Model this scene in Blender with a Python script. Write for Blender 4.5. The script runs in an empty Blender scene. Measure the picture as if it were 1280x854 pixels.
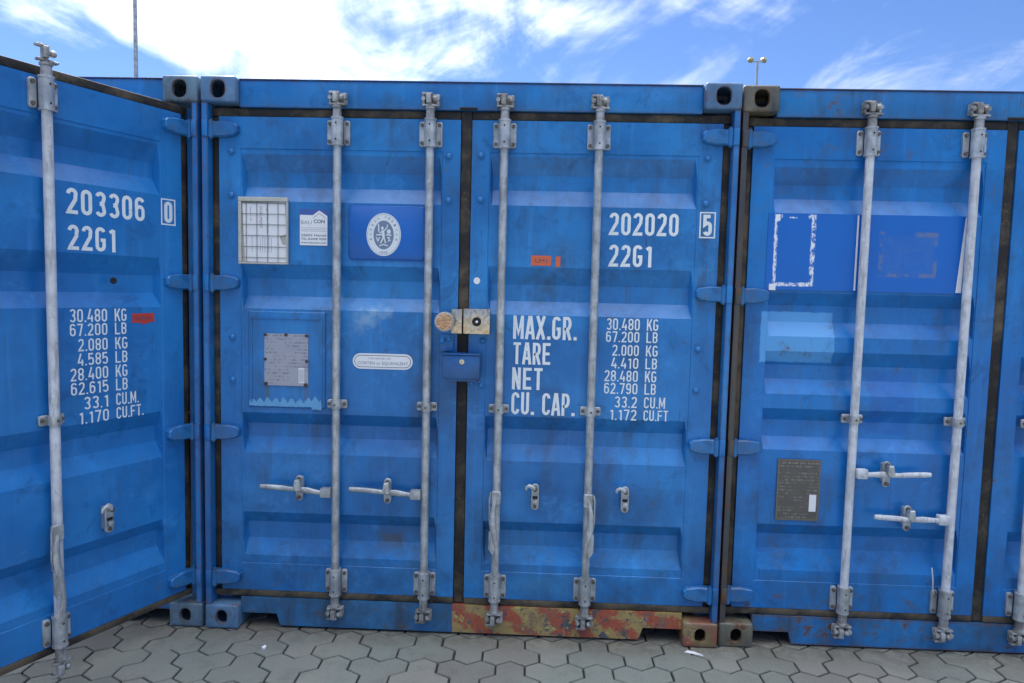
import bpy, bmesh, math, random
from mathutils import Vector, Matrix
R = math.radians
random.seed(7)
scene = bpy.context.scene
col = scene.collection

# ------------------------------------------------------------------ camera
cam_d = bpy.data.cameras.new('camera'); cam = bpy.data.objects.new('camera', cam_d); col.objects.link(cam)
cam_d.sensor_width = 36.0; cam_d.sensor_fit = 'HORIZONTAL'; cam_d.lens = 855.0 / 1280.0 * 36.0
cam_d.clip_start = 0.05; cam_d.clip_end = 5000
right = Vector((0.99914435, 0.03396196, 0.02360414)); fwd = Vector((-0.03216649, 0.99683647, -0.07267991)); up = Vector((-0.02599782, 0.07185846, 0.99707596))
m = Matrix.Identity(4)
for i in range(3):
    m[i][0] = right[i]; m[i][1] = up[i]; m[i][2] = -fwd[i]
m[0][3], m[1][3], m[2][3] = 1.54345, -3.12463, 1.64559
cam.matrix_world = m
scene.camera = cam

# ------------------------------------------------------------------ sky, sun, exposure
SUN_AZ, SUN_EL = R(-26), R(50)            # azimuth from +Y towards +X
world = bpy.data.worlds.new('World'); scene.world = world; world.use_nodes = True
wt = world.node_tree; wt.nodes.clear()
def wn(t, **k):
    n = wt.nodes.new(t)
    for a, b in k.items(): setattr(n, a, b)
    return n
def wlink(a, b): wt.links.new(a, b)
def wmath(op, a, b=None, c=None, clamp=False):
    n = wn('ShaderNodeMath', operation=op, use_clamp=clamp)
    for i, v in enumerate((a, b, c)):
        if v is None: continue
        if isinstance(v, (int, float)): n.inputs[i].default_value = v
        else: wlink(v, n.inputs[i])
    return n.outputs[0]
sky = wn('ShaderNodeTexSky', sky_type='NISHITA', sun_disc=False, sun_elevation=SUN_EL, sun_rotation=SUN_AZ, altitude=0, air_density=1.0, dust_density=0.1, ozone_density=4.0)
tc = wn('ShaderNodeTexCoord'); nrm = wn('ShaderNodeVectorMath', operation='NORMALIZE'); wlink(tc.outputs['Generated'], nrm.inputs[0])
D = nrm.outputs[0]
sep = wn('ShaderNodeSeparateXYZ'); wlink(D, sep.inputs[0])
dz = wmath('ADD', wmath('MAXIMUM', sep.outputs[2], 0.0), 0.14)
cmb = wn('ShaderNodeCombineXYZ')
wlink(wmath('DIVIDE', sep.outputs[0], dz), cmb.inputs[0]); wlink(wmath('DIVIDE', sep.outputs[1], dz), cmb.inputs[1])
def wnoise(vec, scale, detail, rough, dist, sc=(1, 1, 1), off=(0, 0, 0), rz=0.0):
    mp = wn('ShaderNodeMapping'); mp.inputs['Scale'].default_value = sc; mp.inputs['Location'].default_value = off; mp.inputs['Rotation'].default_value = (0, 0, rz)
    wlink(vec, mp.inputs[0])
    n = wn('ShaderNodeTexNoise'); n.inputs['Scale'].default_value = scale; n.inputs['Detail'].default_value = detail
    n.inputs['Roughness'].default_value = rough; n.inputs['Distortion'].default_value = dist
    wlink(mp.outputs[0], n.inputs['Vector']); return n.outputs[0]
n1 = wnoise(cmb.outputs[0], 1.3, 12, 0.60, 0.7, (1, 0.8, 1), (3.1, 0.4, 0), R(35))
n2 = wnoise(cmb.outputs[0], 2.4, 10, 0.60, 0.6, (1.0, 0.6, 1), (0.3, 5.2, 0), R(-52))
def blob(c, k, s=(1, 1, 1)):
    c = Vector(c).normalized()
    a = wn('ShaderNodeVectorMath', operation='SUBTRACT'); wlink(D, a.inputs[0]); a.inputs[1].default_value = c
    b = wn('ShaderNodeVectorMath', operation='MULTIPLY'); wlink(a.outputs[0], b.inputs[0]); b.inputs[1].default_value = s
    d = wn('ShaderNodeVectorMath', operation='DOT_PRODUCT'); wlink(b.outputs[0], d.inputs[0]); wlink(b.outputs[0], d.inputs[1])
    return wmath('EXPONENT', wmath('MULTIPLY', d.outputs['Value'], -k))
bias = wmath('MULTIPLY', blob((-0.42, 0.84, 0.36), 10, (1, 1, 2.4)), 0.185)        # the bright bank up by the sun
bias = wmath('ADD', bias, wmath('MULTIPLY', blob((-0.30, 0.92, 0.235), 90, (1, 1, 3.5)), 0.10))
bias = wmath('ADD', bias, wmath('MULTIPLY', blob((0.12, 0.95, 0.235), 45, (1, 1, 4.0)), 0.17))
bias = wmath('ADD', bias, wmath('MULTIPLY', blob((0.45, 0.85, 0.26), 40, (1, 1, 4)), 0.13))
bias = wmath('SUBTRACT', bias, wmath('MULTIPLY', blob((-0.53, 0.82, 0.245), 150, (1, 1, 3.0)), 0.20))
bias = wmath('SUBTRACT', bias, wmath('MULTIPLY', blob((-0.09, 0.95, 0.255), 220, (1, 1, 2.5)), 0.16))
cov = wmath('ADD', wmath('ADD', wmath('MULTIPLY', n1, 0.55), wmath('MULTIPLY', n2, 0.45)), bias)
cov = wmath('ADD', cov, wmath('MULTIPLY', wmath('POWER', wmath('MAXIMUM', sep.outputs[2], 0.0), 2.0), 0.22))
rmp = wn('ShaderNodeMapRange', interpolation_type='SMOOTHSTEP'); wlink(cov, rmp.inputs[0])
rmp.inputs[1].default_value = 0.53; rmp.inputs[2].default_value = 0.80
sunblob = blob((math.sin(SUN_AZ) * math.cos(SUN_EL), math.cos(SUN_AZ) * math.cos(SUN_EL), math.sin(SUN_EL)), 3.0)
cb = wmath('ADD', wmath('MULTIPLY', sunblob, 16.0), wmath('ADD', 3.2, wmath('MULTIPLY', wmath('POWER', wmath('MAXIMUM', sep.outputs[2], 0.0), 1.3), 21.0)))
ccol = wn('ShaderNodeMix', data_type='RGBA', blend_type='MULTIPLY'); ccol.inputs[0].default_value = 1
ccol.inputs[6].default_value = (0.96, 0.98, 1.0, 1); wlink(cb, ccol.inputs[7])
stint = wn('ShaderNodeMix', data_type='RGBA', blend_type='MULTIPLY'); stint.inputs[0].default_value = 1; wlink(sky.outputs[0], stint.inputs[6]); stint.inputs[7].default_value = (0.50, 0.58, 0.76, 1)
mixc = wn('ShaderNodeMix', data_type='RGBA'); wlink(rmp.outputs[0], mixc.inputs[0]); wlink(stint.outputs[2], mixc.inputs[6]); wlink(ccol.outputs[2], mixc.inputs[7])
bg = wn('ShaderNodeBackground'); bg.inputs['Strength'].default_value = 0.09; wlink(mixc.outputs[2], bg.inputs['Color'])
wo = wn('ShaderNodeOutputWorld'); wlink(bg.outputs[0], wo.inputs[0])

sun_d = bpy.data.lights.new('sun', 'SUN'); sun = bpy.data.objects.new('sun', sun_d); col.objects.link(sun)
sun_d.energy = 4.5; sun_d.angle = R(0.6); sun_d.color = (1.0, 0.94, 0.86)
sd = Vector((math.sin(SUN_AZ) * math.cos(SUN_EL), math.cos(SUN_AZ) * math.cos(SUN_EL), math.sin(SUN_EL)))
sun.rotation_euler = sd.to_track_quat('Z', 'Y').to_euler(); sun.location = (-10, 20, 25)
scene.view_settings.view_transform = 'Standard'; scene.view_settings.look = 'None'
scene.view_settings.gamma = 1.0; scene.view_settings.use_curve_mapping = False
scene.view_settings.exposure = 1.2
scene.cycles.max_bounces = 8

# ------------------------------------------------------------------ material helpers
class NT:
    def __init__(s, name):
        s.m = bpy.data.materials.new(name); s.m.use_nodes = True; s.t = s.m.node_tree
        s.b = s.t.nodes['Principled BSDF']; s.tc = s.n('ShaderNodeTexCoord').outputs['Object']
    def n(s, t, **k):
        x = s.t.nodes.new(t)
        for a, b in k.items(): setattr(x, a, b)
        return x
    def l(s, a, b): s.t.links.new(a, b)
    def put(s, v, sock):
        if isinstance(v, (int, float)): sock.default_value = (v, v, v, 1) if sock.type == 'RGBA' else v
        elif isinstance(v, (tuple, list)): sock.default_value = tuple(v) + ((1,) if len(v) == 3 and sock.type == 'RGBA' else ())
        else: s.l(v, sock)
    def math(s, op, a, b=None, c=None, clamp=False):
        x = s.n('ShaderNodeMath', operation=op, use_clamp=clamp)
        for i, v in enumerate((a, b, c)):
            if v is not None: s.put(v, x.inputs[i])
        return x.outputs[0]
    def noise(s, scale, detail=4, rough=0.55, sc=(1, 1, 1), off=(0, 0, 0), dist=0.0, vec=None):
        mp = s.n('ShaderNodeMapping'); mp.inputs['Scale'].default_value = sc; mp.inputs['Location'].default_value = off
        s.l(vec or s.tc, mp.inputs[0])
        x = s.n('ShaderNodeTexNoise'); x.inputs['Scale'].default_value = scale; x.inputs['Detail'].default_value = detail
        x.inputs['Roughness'].default_value = rough; x.inputs['Distortion'].default_value = dist
        s.l(mp.outputs[0], x.inputs['Vector']); return x.outputs[0]
    def ramp(s, v, a, b, lo=0.0, hi=1.0):
        x = s.n('ShaderNodeMapRange', interpolation_type='SMOOTHSTEP'); s.put(v, x.inputs[0])
        for i, q in enumerate((a, b, lo, hi)): x.inputs[i + 1].default_value = q
        return x.outputs[0]
    def mix(s, f, a, b):
        x = s.n('ShaderNodeMix', data_type='RGBA'); s.put(f, x.inputs[0]); s.put(a, x.inputs[6]); s.put(b, x.inputs[7]); return x.outputs[2]
    def xyz(s, vec=None):
        x = s.n('ShaderNodeSeparateXYZ'); s.l(vec or s.tc, x.inputs[0]); return x.outputs
    def rect(s, x0, x1, z0, z1, soft=0.006, rag=0.0, rs=30):
        o = s.xyz(); X, Z = o[0], o[2]
        dx = s.math('SUBTRACT', s.math('ABSOLUTE', s.math('SUBTRACT', X, (x0 + x1) / 2)), (x1 - x0) / 2)
        dzz = s.math('SUBTRACT', s.math('ABSOLUTE', s.math('SUBTRACT', Z, (z0 + z1) / 2)), (z1 - z0) / 2)
        d = s.math('MAXIMUM', dx, dzz)
        if rag: d = s.math('ADD', d, s.math('MULTIPLY', s.math('SUBTRACT', s.noise(rs, 4, 0.7), 0.5), rag))
        return s.ramp(d, -soft, soft, 1.0, 0.0)
    def bump(s, h, strength=0.3, dist=0.002, prev=None):
        x = s.n('ShaderNodeBump'); x.inputs['Strength'].default_value = strength; x.inputs['Distance'].default_value = dist
        s.put(h, x.inputs['Height'])
        if prev: s.l(prev, x.inputs['Normal'])
        return x.outputs[0]
    def edge(s, radius=0.006):
        bv = s.n('ShaderNodeBevel', samples=4); bv.inputs['Radius'].default_value = radius
        g = s.n('ShaderNodeNewGeometry'); d = s.n('ShaderNodeVectorMath', operation='DOT_PRODUCT')
        s.l(bv.outputs[0], d.inputs[0]); s.l(g.outputs['Normal'], d.inputs[1])
        return s.math('SUBTRACT', 1.0, d.outputs['Value'])
    def done(s, c, rough=0.5, metal=0.0, normal=None, spec=0.5):
        s.put(c, s.b.inputs['Base Color']); s.put(rough, s.b.inputs['Roughness']); s.put(metal, s.b.inputs['Metallic'])
        s.b.inputs['Specular IOR Level'].default_value = spec
        if normal: s.l(normal, s.b.inputs['Normal'])
        return s.m

RUST = (0.10, 0.045, 0.02); RUST2 = (0.20, 0.085, 0.035)
def rustcol(t): return t.mix(t.noise(45, 5, 0.7), (0.05, 0.028, 0.018), RUST2)

def paint(name, base, light, rust=0.25, grime=0.35, patches=(), edge_rust=0.0, low_rust=0.6, dents=1.0, extra=None, seed=0.0):
    t = NT(name); off = (seed, seed * 1.7, seed * 0.6)
    c = t.mix(t.ramp(t.noise(1.6, 6, 0.62, off=off), 0.30, 0.72), base, light)
    # rain streaks down the face, chalky and dirty ones
    s1 = t.noise(1.0, 6, 0.65, sc=(24, 24, 1.1), off=off)
    c = t.mix(t.ramp(s1, 0.52, 0.78, 0, 0.30), c, tuple(min(1, v * 1.35 + 0.03) for v in light))
    s2 = t.noise(1.0, 7, 0.7, sc=(9, 9, 1.6), off=(off[0] + 9, off[1], off[2]))
    s3 = t.noise(4.5, 6, 0.7, off=(off[0] + 2, 4, off[2]))
    g = t.math('MULTIPLY', t.ramp(s2, 0.42, 0.70), t.ramp(s3, 0.36, 0.62))
    c = t.mix(t.math('MULTIPLY', g, grime), c, (0.035, 0.05, 0.062))
    blot = t.ramp(t.noise(9, 8, 0.72, off=(off[0] + 4, 1, off[2]), dist=0.6), 0.56, 0.68, 0, 0.5)
    c = t.mix(blot, c, tuple(v * 0.55 for v in base))
    for (x0, x1, z0, z1, pc, f, rag, soft) in patches:
        c = t.mix(t.math('MULTIPLY', t.rect(x0, x1, z0, z1, soft, rag), f), c, pc)
    c = t.mix(t.ramp(t.noise(3.4, 7, 0.7, off=(off[0] + 6, 3, off[2]), dist=0.4), 0.52, 0.66, 0, 0.45), c, tuple(v * 0.70 for v in base))
    c = t.mix(t.ramp(t.noise(5.5, 7, 0.75, off=(off[0] + 1, 8, off[2]), dist=0.4), 0.56, 0.70, 0, 0.40), c, tuple(min(1, v * 1.15 + 0.035) for v in light))
    # scuffs: small pale chips and thin scratches
    sp = t.ramp(t.noise(75, 3, 0.6, off=off), 0.735, 0.76, 0, 0.5); c = t.mix(sp, c, (0.36, 0.47, 0.60))
    sc = t.ramp(t.noise(1.0, 2, 0.4, sc=(120, 120, 5), off=off), 0.72, 0.76)
    sc = t.math('MULTIPLY', sc, t.ramp(t.noise(3.0, 3, 0.5, off=(off[0], 7, 3)), 0.50, 0.58)); c = t.mix(t.math('MULTIPLY', sc, 0.6), c, (0.04, 0.05, 0.07))
    lowd = t.math('MULTIPLY', t.ramp(t.xyz()[2], 0.10, 1.0, 1.0, 0.0), t.ramp(t.noise(4.0, 8, 0.75, off=(off[0] + 7, 6, off[2])), 0.40, 0.62))
    c = t.mix(t.math('MULTIPLY', lowd, grime * 0.6), c, (0.030, 0.055, 0.085))
    # faint brown runs
    s4 = t.math('MULTIPLY', t.ramp(t.noise(1.0, 5, 0.7, sc=(30, 30, 0.7), off=(off[0] + 3, 2, off[2])), 0.60, 0.74), t.ramp(t.noise(2.4, 4, 0.6, off=(off[0], 3, 8)), 0.50, 0.62))
    c = t.mix(t.math('MULTIPLY', s4, 0.40 + 0.3 * rust), c, (0.085, 0.075, 0.055))
    # rust
    rn = t.noise(11, 8, 0.75, off=(off[0] + 5, off[1], 2))
    z = t.xyz()[2]
    lo = t.ramp(z, 0.02, 0.55, low_rust * 0.12, 0.0)
    rm = t.ramp(t.math('ADD', rn, lo), 0.72 - rust * 0.12, 0.78 - rust * 0.10)
    halo = t.ramp(t.math('ADD', rn, lo), 0.64 - rust * 0.12, 0.75 - rust * 0.10, 0, 0.35)
    rc = rustcol(t)
    c = t.mix(halo, c, (0.10, 0.10, 0.08)); 
    if edge_rust:
        e = t.ramp(t.math('ADD', t.edge(0.020), t.math('MULTIPLY', t.math('SUBTRACT', t.noise(13, 8, 0.8, off=off), 0.5), 1.0)), 0.17 - edge_rust * 0.08, 0.25 - edge_rust * 0.08)
        rm = t.math('MAXIMUM', rm, e)
    c = t.mix(rm, c, rc)
    if extra: c = extra(t, c)
    nb = t.bump(t.noise(2.6, 3, 0.5, off=off), 0.6 * dents, 0.018)
    nb = t.bump(t.noise(38, 5, 0.6), 0.22, 0.0010, nb)
    nb = t.bump(rm, 0.4, 0.0008, nb)
    ro = t.mix(rm, t.ramp(s3, 0.3, 0.7, 0.30, 0.48), 0.85)
    return t.done(c, ro, 0.0, nb, 0.5)

def galv(name, a=(0.40, 0.42, 0.44), b=(0.56, 0.58, 0.60), metal=0.35, dirt=0.5):
    t = NT(name)
    oi = t.n('ShaderNodeObjectInfo'); ad = t.n('ShaderNodeVectorMath', operation='ADD'); t.l(t.tc, ad.inputs[0])
    sc = t.n('ShaderNodeVectorMath', operation='SCALE'); sc.inputs[0].default_value = (7, 3, 5); t.l(oi.outputs['Random'], sc.inputs['Scale']); t.l(sc.outputs[0], ad.inputs[1])
    v = ad.outputs[0]
    c = t.mix(t.ramp(t.noise(14, 6, 0.65, vec=v), 0.35, 0.68), a, b)
    c = t.mix(t.ramp(t.noise(1.0, 6, 0.7, sc=(60, 60, 9), vec=v), 0.50, 0.66, 0, dirt), c, (0.16, 0.15, 0.14))
    c = t.mix(t.ramp(t.noise(40, 6, 0.8, vec=v), 0.60, 0.70, 0, 0.8), c, (0.20, 0.11, 0.06))
    c = t.mix(t.ramp(t.noise(30, 4, 0.7, vec=v, off=(4, 4, 4)), 0.62, 0.72, 0, 0.5), c, (0.72, 0.74, 0.76))
    return t.done(c, t.ramp(t.noise(20, 4, vec=v), 0.3, 0.7, 0.38, 0.62), metal, t.bump(t.noise(90, 4, 0.6, vec=v), 0.3, 0.0008))

def rubber(name, dusty):
    t = NT(name)
    c = t.mix(t.ramp(t.noise(7, 6, 0.7), 0.45 - dusty * 0.15, 0.78 - dusty * 0.12), (0.020, 0.019, 0.020), (0.115 , 0.09, 0.062))
    c = t.mix(t.ramp(t.noise(26, 6, 0.75), 0.62 - dusty * 0.08, 0.70, 0, 0.8), c, (0.15, 0.12, 0.085))
    return t.done(c, 0.75, 0, t.bump(t.noise(60, 5, 0.7), 0.5, 0.002), 0.3)

def plain(name, c, rough=0.5, metal=0.0, var=0.15, scale=30, bump=0.15):
    t = NT(name)
    d = tuple(v * (1 - var) for v in c); e = tuple(min(1, v * (1 + var)) for v in c)
    return t.done(t.mix(t.noise(scale, 5, 0.6), d, e), rough, metal, t.bump(t.noise(scale * 3, 3), bump, 0.0006))

def graffiti_cols(t):
    """the motley paint on the sill: yellow, red, blue-grey, bare rust"""
    o = t.xyz()
    u = t.math('ADD', t.math('MULTIPLY', o[0], 4.2), t.math('MULTIPLY', o[2], 5.0))
    u = t.math('ADD', u, t.math('MULTIPLY', t.noise(11, 6, 0.8), 2.2))
    band = t.math('FRACT', u)
    c = t.mix(t.ramp(band, 0.40, 0.60), (0.36, 0.26, 0.10), (0.36, 0.085, 0.05))
    c = t.mix(t.ramp(t.noise(13, 5, 0.7, off=(3, 1, 5), dist=0.5), 0.55, 0.61), c, (0.07, 0.09, 0.11))
    c = t.mix(t.ramp(t.noise(19, 5, 0.7, off=(8, 1, 1), dist=0.5), 0.60, 0.64), c, (0.48, 0.38, 0.12))
    c = t.mix(t.ramp(t.noise(24, 4, 0.7, off=(1, 9, 1)), 0.64, 0.68), c, (0.03, 0.05, 0.22))
    c = t.mix(t.ramp(t.noise(8, 8, 0.85, off=(2, 2, 2)), 0.50, 0.62, 0, 0.8), c, t.mix(t.noise(50, 4), (0.10, 0.065, 0.045), (0.27, 0.20, 0.14)))
    c = t.mix(t.ramp(t.noise(70, 4, 0.7), 0.60, 0.66, 0, 0.8), c, (0.04, 0.03, 0.025))
    return c

BLUE_A, BLUE_B = (0.006, 0.125, 0.39), (0.022, 0.235, 0.60)
pale = (0.11, 0.27, 0.52)
M = {}
M['mid_door'] = paint('worn_blue_paint', BLUE_A, BLUE_B, 0.40, 0.60, seed=0, patches=(
    (0.672, 1.035, 1.770, 2.030, (0.014, 0.070, 0.30), 0.55, 0.02, 0.01),
    (0.715, 0.80, 1.475, 1.545, (0.22, 0.38, 0.58), 0.75, 0.14, 0.035), (0.78, 0.88, 1.515, 1.550, (0.22, 0.38, 0.58), 0.6, 0.08, 0.02), (0.70, 0.75, 1.44, 1.50, (0.16, 0.32, 0.54), 0.5, 0.08, 0.03),
    (0.835, 0.925, 0.42, 0.46, (0.09, 0.06, 0.035), 0.75, 0.09, 0.02), (0.80, 0.95, 0.38, 0.50, (0.05, 0.10, 0.16), 0.45, 0.10, 0.03),
    (0.282, 0.302, 1.08, 1.18, (0.07, 0.12, 0.05), 0.6, 0.02, 0.008), (0.470, 0.487, 1.09, 1.18, (0.12, 0.08, 0.05), 0.5, 0.02, 0.008),
    (1.56, 1.68, 1.16, 1.20, (0.012, 0.09, 0.27), 0.6, 0.08, 0.02), (2.00, 2.20, 0.56, 0.72, (0.012, 0.10, 0.28), 0.5, 0.12, 0.04), (1.90, 2.15, 0.20, 0.30, (0.012, 0.10, 0.28), 0.5, 0.12, 0.03),
    (1.36, 1.75, 0.22, 0.30, (0.05, 0.26, 0.52), 0.4, 0.10, 0.03), (0.60, 0.95, 0.20, 0.30, (0.014, 0.11, 0.30), 0.5, 0.12, 0.03)))
M['mid_frame'] = paint('blue_frame_paint', BLUE_A, BLUE_B, 0.35, 0.5, edge_rust=0.35, seed=3)
M['mid_casting'] = paint('chipped_blue_casting_paint', (0.075, 0.17, 0.32), (0.13, 0.25, 0.41), 0.6, 0.6, edge_rust=0.9, low_rust=0.2, seed=5)
def sill_extra(t, c):
    x = t.xyz()[0]
    return t.mix(t.ramp(t.math('ADD', x, t.math('MULTIPLY', t.noise(30, 3), 0.004)), 1.186, 1.190), c, graffiti_cols(t))
M['mid_sill'] = paint('blue_sill_paint_with_motley_half', (0.020, 0.13, 0.32), (0.038, 0.19, 0.42), 0.5, 0.9, seed=2, extra=sill_extra)
M['lock_blue'] = paint('dark_lock_box_paint', (0.012, 0.085, 0.27), (0.030, 0.14, 0.38), 0.4, 0.5, seed=8)
M['motley'] = paint('motley_yellow_red_paint', BLUE_A, BLUE_B, 0.2, 0.3, extra=lambda t, c: t.mix(t.ramp(t.noise(14, 7, 0.8, off=(6, 6, 1)), 0.38, 0.56, 0, 0.75), graffiti_cols(t), (0.15, 0.105, 0.07)))
M['left_door'] = paint('blue_paint_left', (0.005, 0.135, 0.43), (0.018, 0.215, 0.57), 0.20, 0.25, seed=11, low_rust=0.5)
M['left_frame'] = paint('blue_frame_paint_left', BLUE_A, BLUE_B, 0.35, 0.5, edge_rust=0.4, seed=13)
M['left_casting'] = paint('chipped_casting_paint_left', (0.10, 0.18, 0.27), (0.15, 0.25, 0.34), 0.8, 0.8, edge_rust=1.0, seed=15, low_rust=0.3)
def rc_extra(t, c):
    rn = t.noise(30, 5, 0.7)
    st = t.math('MULTIPLY', t.rect(0.24, 0.30, 0.36, 0.58, 0.03, 0.05, 12), t.ramp(rn, 0.42, 0.62))
    return t.mix(t.math('MULTIPLY', st, 0.5), c, (0.10, 0.09, 0.05))
M['right_door'] = paint('deep_blue_paint_right', (0.002, 0.125, 0.42), (0.005, 0.195, 0.57), 0.55, 0.6, seed=21, extra=rc_extra, patches=(
    (0.140, 0.480, 1.352, 1.585, (0.10, 0.36, 0.74), 0.9, 0.012, 0.003),
    (0.66, 0.86, 1.02, 1.32, (0.004, 0.11, 0.46), 0.5, 0.03, 0.004)))
M['right_frame'] = paint('deep_blue_frame_right', (0.008, 0.14, 0.40), (0.018, 0.20, 0.51), 0.85, 0.9, edge_rust=0.5, seed=23)
M['right_post'] = paint('rusty_post_paint', (0.035, 0.055, 0.075), (0.085, 0.085, 0.07), 1.5, 1.0, edge_rust=0.8, seed=27)
M['right_casting'] = paint('rust_brown_casting', (0.13, 0.12, 0.085), (0.19, 0.175, 0.13), 0.9, 1.0, edge_rust=0.6, seed=25)
M['galv'] = galv('galvanised_steel', (0.33, 0.35, 0.37), (0.56, 0.59, 0.61), 0.5)
M['bar_white'] = galv('pale_painted_steel', (0.48, 0.50, 0.55), (0.66, 0.69, 0.74), 0.0, 0.5)
M['cam_steel'] = galv('worn_cam_steel', (0.22, 0.21, 0.20), (0.50, 0.51, 0.52), 0.4, 0.8)
M['bolt_steel'] = plain('dark_bolt_steel', (0.13, 0.115, 0.10), 0.6, 0.4, 0.4, 40)
M['gasket'] = rubber('door_gasket_rubber', 0.15)
M['gasket_dusty'] = rubber('dusty_door_gasket', 1.0)
M['dark'] = plain('black_hole_shade', (0.012, 0.012, 0.012), 0.8)  # near-black colour stands in for the shade inside holes and slots
def letter_mat():
    t = NT('worn_white_lettering'); c = t.mix(t.noise(8, 4), (0.66, 0.72, 0.76), (0.82, 0.86, 0.88))
    c = t.mix(t.ramp(t.noise(55, 6, 0.75), 0.60, 0.68, 0, 0.8), c, (0.10, 0.25, 0.50)); return t.done(c, 0.55)
M['letter'] = letter_mat()
M['paper'] = plain('white_paper', (0.78, 0.79, 0.82), 0.6, 0, 0.05, 20)
M['ink'] = plain('dark_blue_ink', (0.05, 0.07, 0.14), 0.6)
M['ink_soft'] = plain('grey_ink', (0.25, 0.28, 0.38), 0.6)
M['ink_red'] = plain('faded_purple_ink', (0.35, 0.22, 0.33), 0.6)
M['wood'] = plain('weathered_beige_frame', (0.50, 0.49, 0.45), 0.7, 0, 0.25, 25)
M['wire'] = plain('grey_wire', (0.16, 0.17, 0.18), 0.5, 0.3)
M['sticker_blue'] = plain('sticker_blue', (0.055, 0.11, 0.38), 0.4, 0, 0.05)
M['decal_blue'] = plain('dark_blue_sign_plate', (0.005, 0.115, 0.45), 0.4, 0, 0.15, 12)
M['seal_grey'] = plain('seal_grey_blue', (0.16, 0.22, 0.33), 0.5)
M['seal_white'] = plain('seal_white', (0.70, 0.75, 0.80), 0.5, 0, 0.05)
M['orange'] = plain('orange_label', (0.62, 0.13, 0.055), 0.5, 0, 0.12, 60)
M['red_label'] = plain('red_label', (0.50, 0.045, 0.03), 0.5, 0, 0.12, 60)
def brass_mat():
    t = NT('worn_brass'); c = t.mix(t.ramp(t.noise(1, 5, 0.7, sc=(45, 45, 160)), 0.35, 0.65), (0.38, 0.19, 0.10), (0.80, 0.52, 0.34))
    c = t.mix(t.ramp(t.noise(30, 5, 0.7), 0.55, 0.7), c, (0.32, 0.19, 0.11)); return t.done(c, 0.28, 0.9)
M['brass'] = brass_mat()
M['flake'] = plain('pale_blue_flaking_film', (0.13, 0.36, 0.62), 0.6, 0, 0.25, 50)
M['plywood'] = plain('dark_plywood_floor', (0.10, 0.065, 0.035), 0.8, 0, 0.3, 8)
M['inside'] = plain('inner_grey_paint', (0.17, 0.18, 0.18), 0.7, 0, 0.2, 3)
def plate_mat(name, a, b, line, lf):
    t = NT(name); o = t.xyz()
    c = t.mix(t.noise(18, 5, 0.6), a, b)
    rows = t.math('FRACT', t.math('MULTIPLY', o[2], 62))
    tx = t.math('MULTIPLY', t.ramp(rows, 0.40, 0.50), t.ramp(t.noise(1, 3, 0.6, sc=(150, 150, 55)), 0.46, 0.54))
    grp = t.ramp(t.noise(1, 2, 0.5, sc=(14, 14, 32), off=(2, 2, 2)), 0.42, 0.55)
    f = t.math('MULTIPLY', t.math('MULTIPLY', tx, grp), lf)
    c = t.mix(f, c, line)
    return t.done(c, 0.42, 0.45, t.bump(t.math('SUBTRACT', 1.0, f), 0.5, 0.0006))
M['csc'] = plate_mat('etched_aluminium_plate', (0.33, 0.34, 0.42), (0.42, 0.43, 0.50), (0.22, 0.22, 0.28), 0.8)
M['csc_dark'] = plate_mat('tarnished_steel_plate', (0.075, 0.075, 0.075), (0.15, 0.14, 0.13), (0.26, 0.25, 0.23), 0.7)
def lock_mat():
    t = NT('scratched_zinc'); c = t.mix(t.ramp(t.noise(35, 6, 0.7, dist=1.5), 0.4, 0.62), (0.50, 0.38, 0.25), (0.66, 0.60, 0.52))
    c = t.mix(t.ramp(t.noise(22, 6, 0.8), 0.58, 0.66), c, (0.22, 0.13, 0.07))
    return t.done(c, 0.33, 0.85, t.bump(t.noise(80, 4, 0.7), 0.4, 0.001))
M['zinc'] = lock_mat()

# ------------------------------------------------------------------ mesh helpers
def new_obj(name, bm, mat, parent=None, smooth=False, loc=None):
    me = bpy.data.meshes.new(name)
    bmesh.ops.recalc_face_normals(bm, faces=bm.faces); bm.to_mesh(me); bm.free()
    return link(name, me, mat, parent, smooth, loc)
def link(name, me, mat, parent=None, smooth=False, loc=None):
    if mat and not me.materials: me.materials.append(mat)
    if smooth:
        for p in me.polygons: p.use_smooth = True
        me.set_sharp_from_angle(angle=R(38))
    o = bpy.data.objects.new(name, me); col.objects.link(o)
    if parent: o.parent = parent
    if loc: o.location = loc
    return o
def box(bm, x0, x1, y0, y1, z0, z1, bev=0.0, seg=2):
    r = bmesh.ops.create_cube(bm, size=1.0, matrix=Matrix.Translation(((x0 + x1) / 2, (y0 + y1) / 2, (z0 + z1) / 2)) @ Matrix.Diagonal((abs(x1 - x0), abs(y1 - y0), abs(z1 - z0), 1)))
    if bev:
        es = {e for v in r['verts'] for e in v.link_edges}
        bmesh.ops.bevel(bm, geom=list(es), offset=bev, segments=seg, profile=0.5, affect='EDGES')
def cyl(bm, p, q, r, n=20, r2=None, cap=True):
    p, q = Vector(p), Vector(q); d = q - p
    mt = Matrix.Translation((p + q) / 2) @ d.to_track_quat('Z', 'Y').to_matrix().to_4x4()
    bmesh.ops.create_cone(bm, cap_ends=cap, segments=n, radius1=r, radius2=r if r2 is None else r2, depth=d.length, matrix=mt)
def marked(bm, idx, fn, *a, **k):
    old = set(bm.faces); fn(bm, *a, **k)
    for f in bm.faces:
        if f not in old: f.material_index = idx
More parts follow.
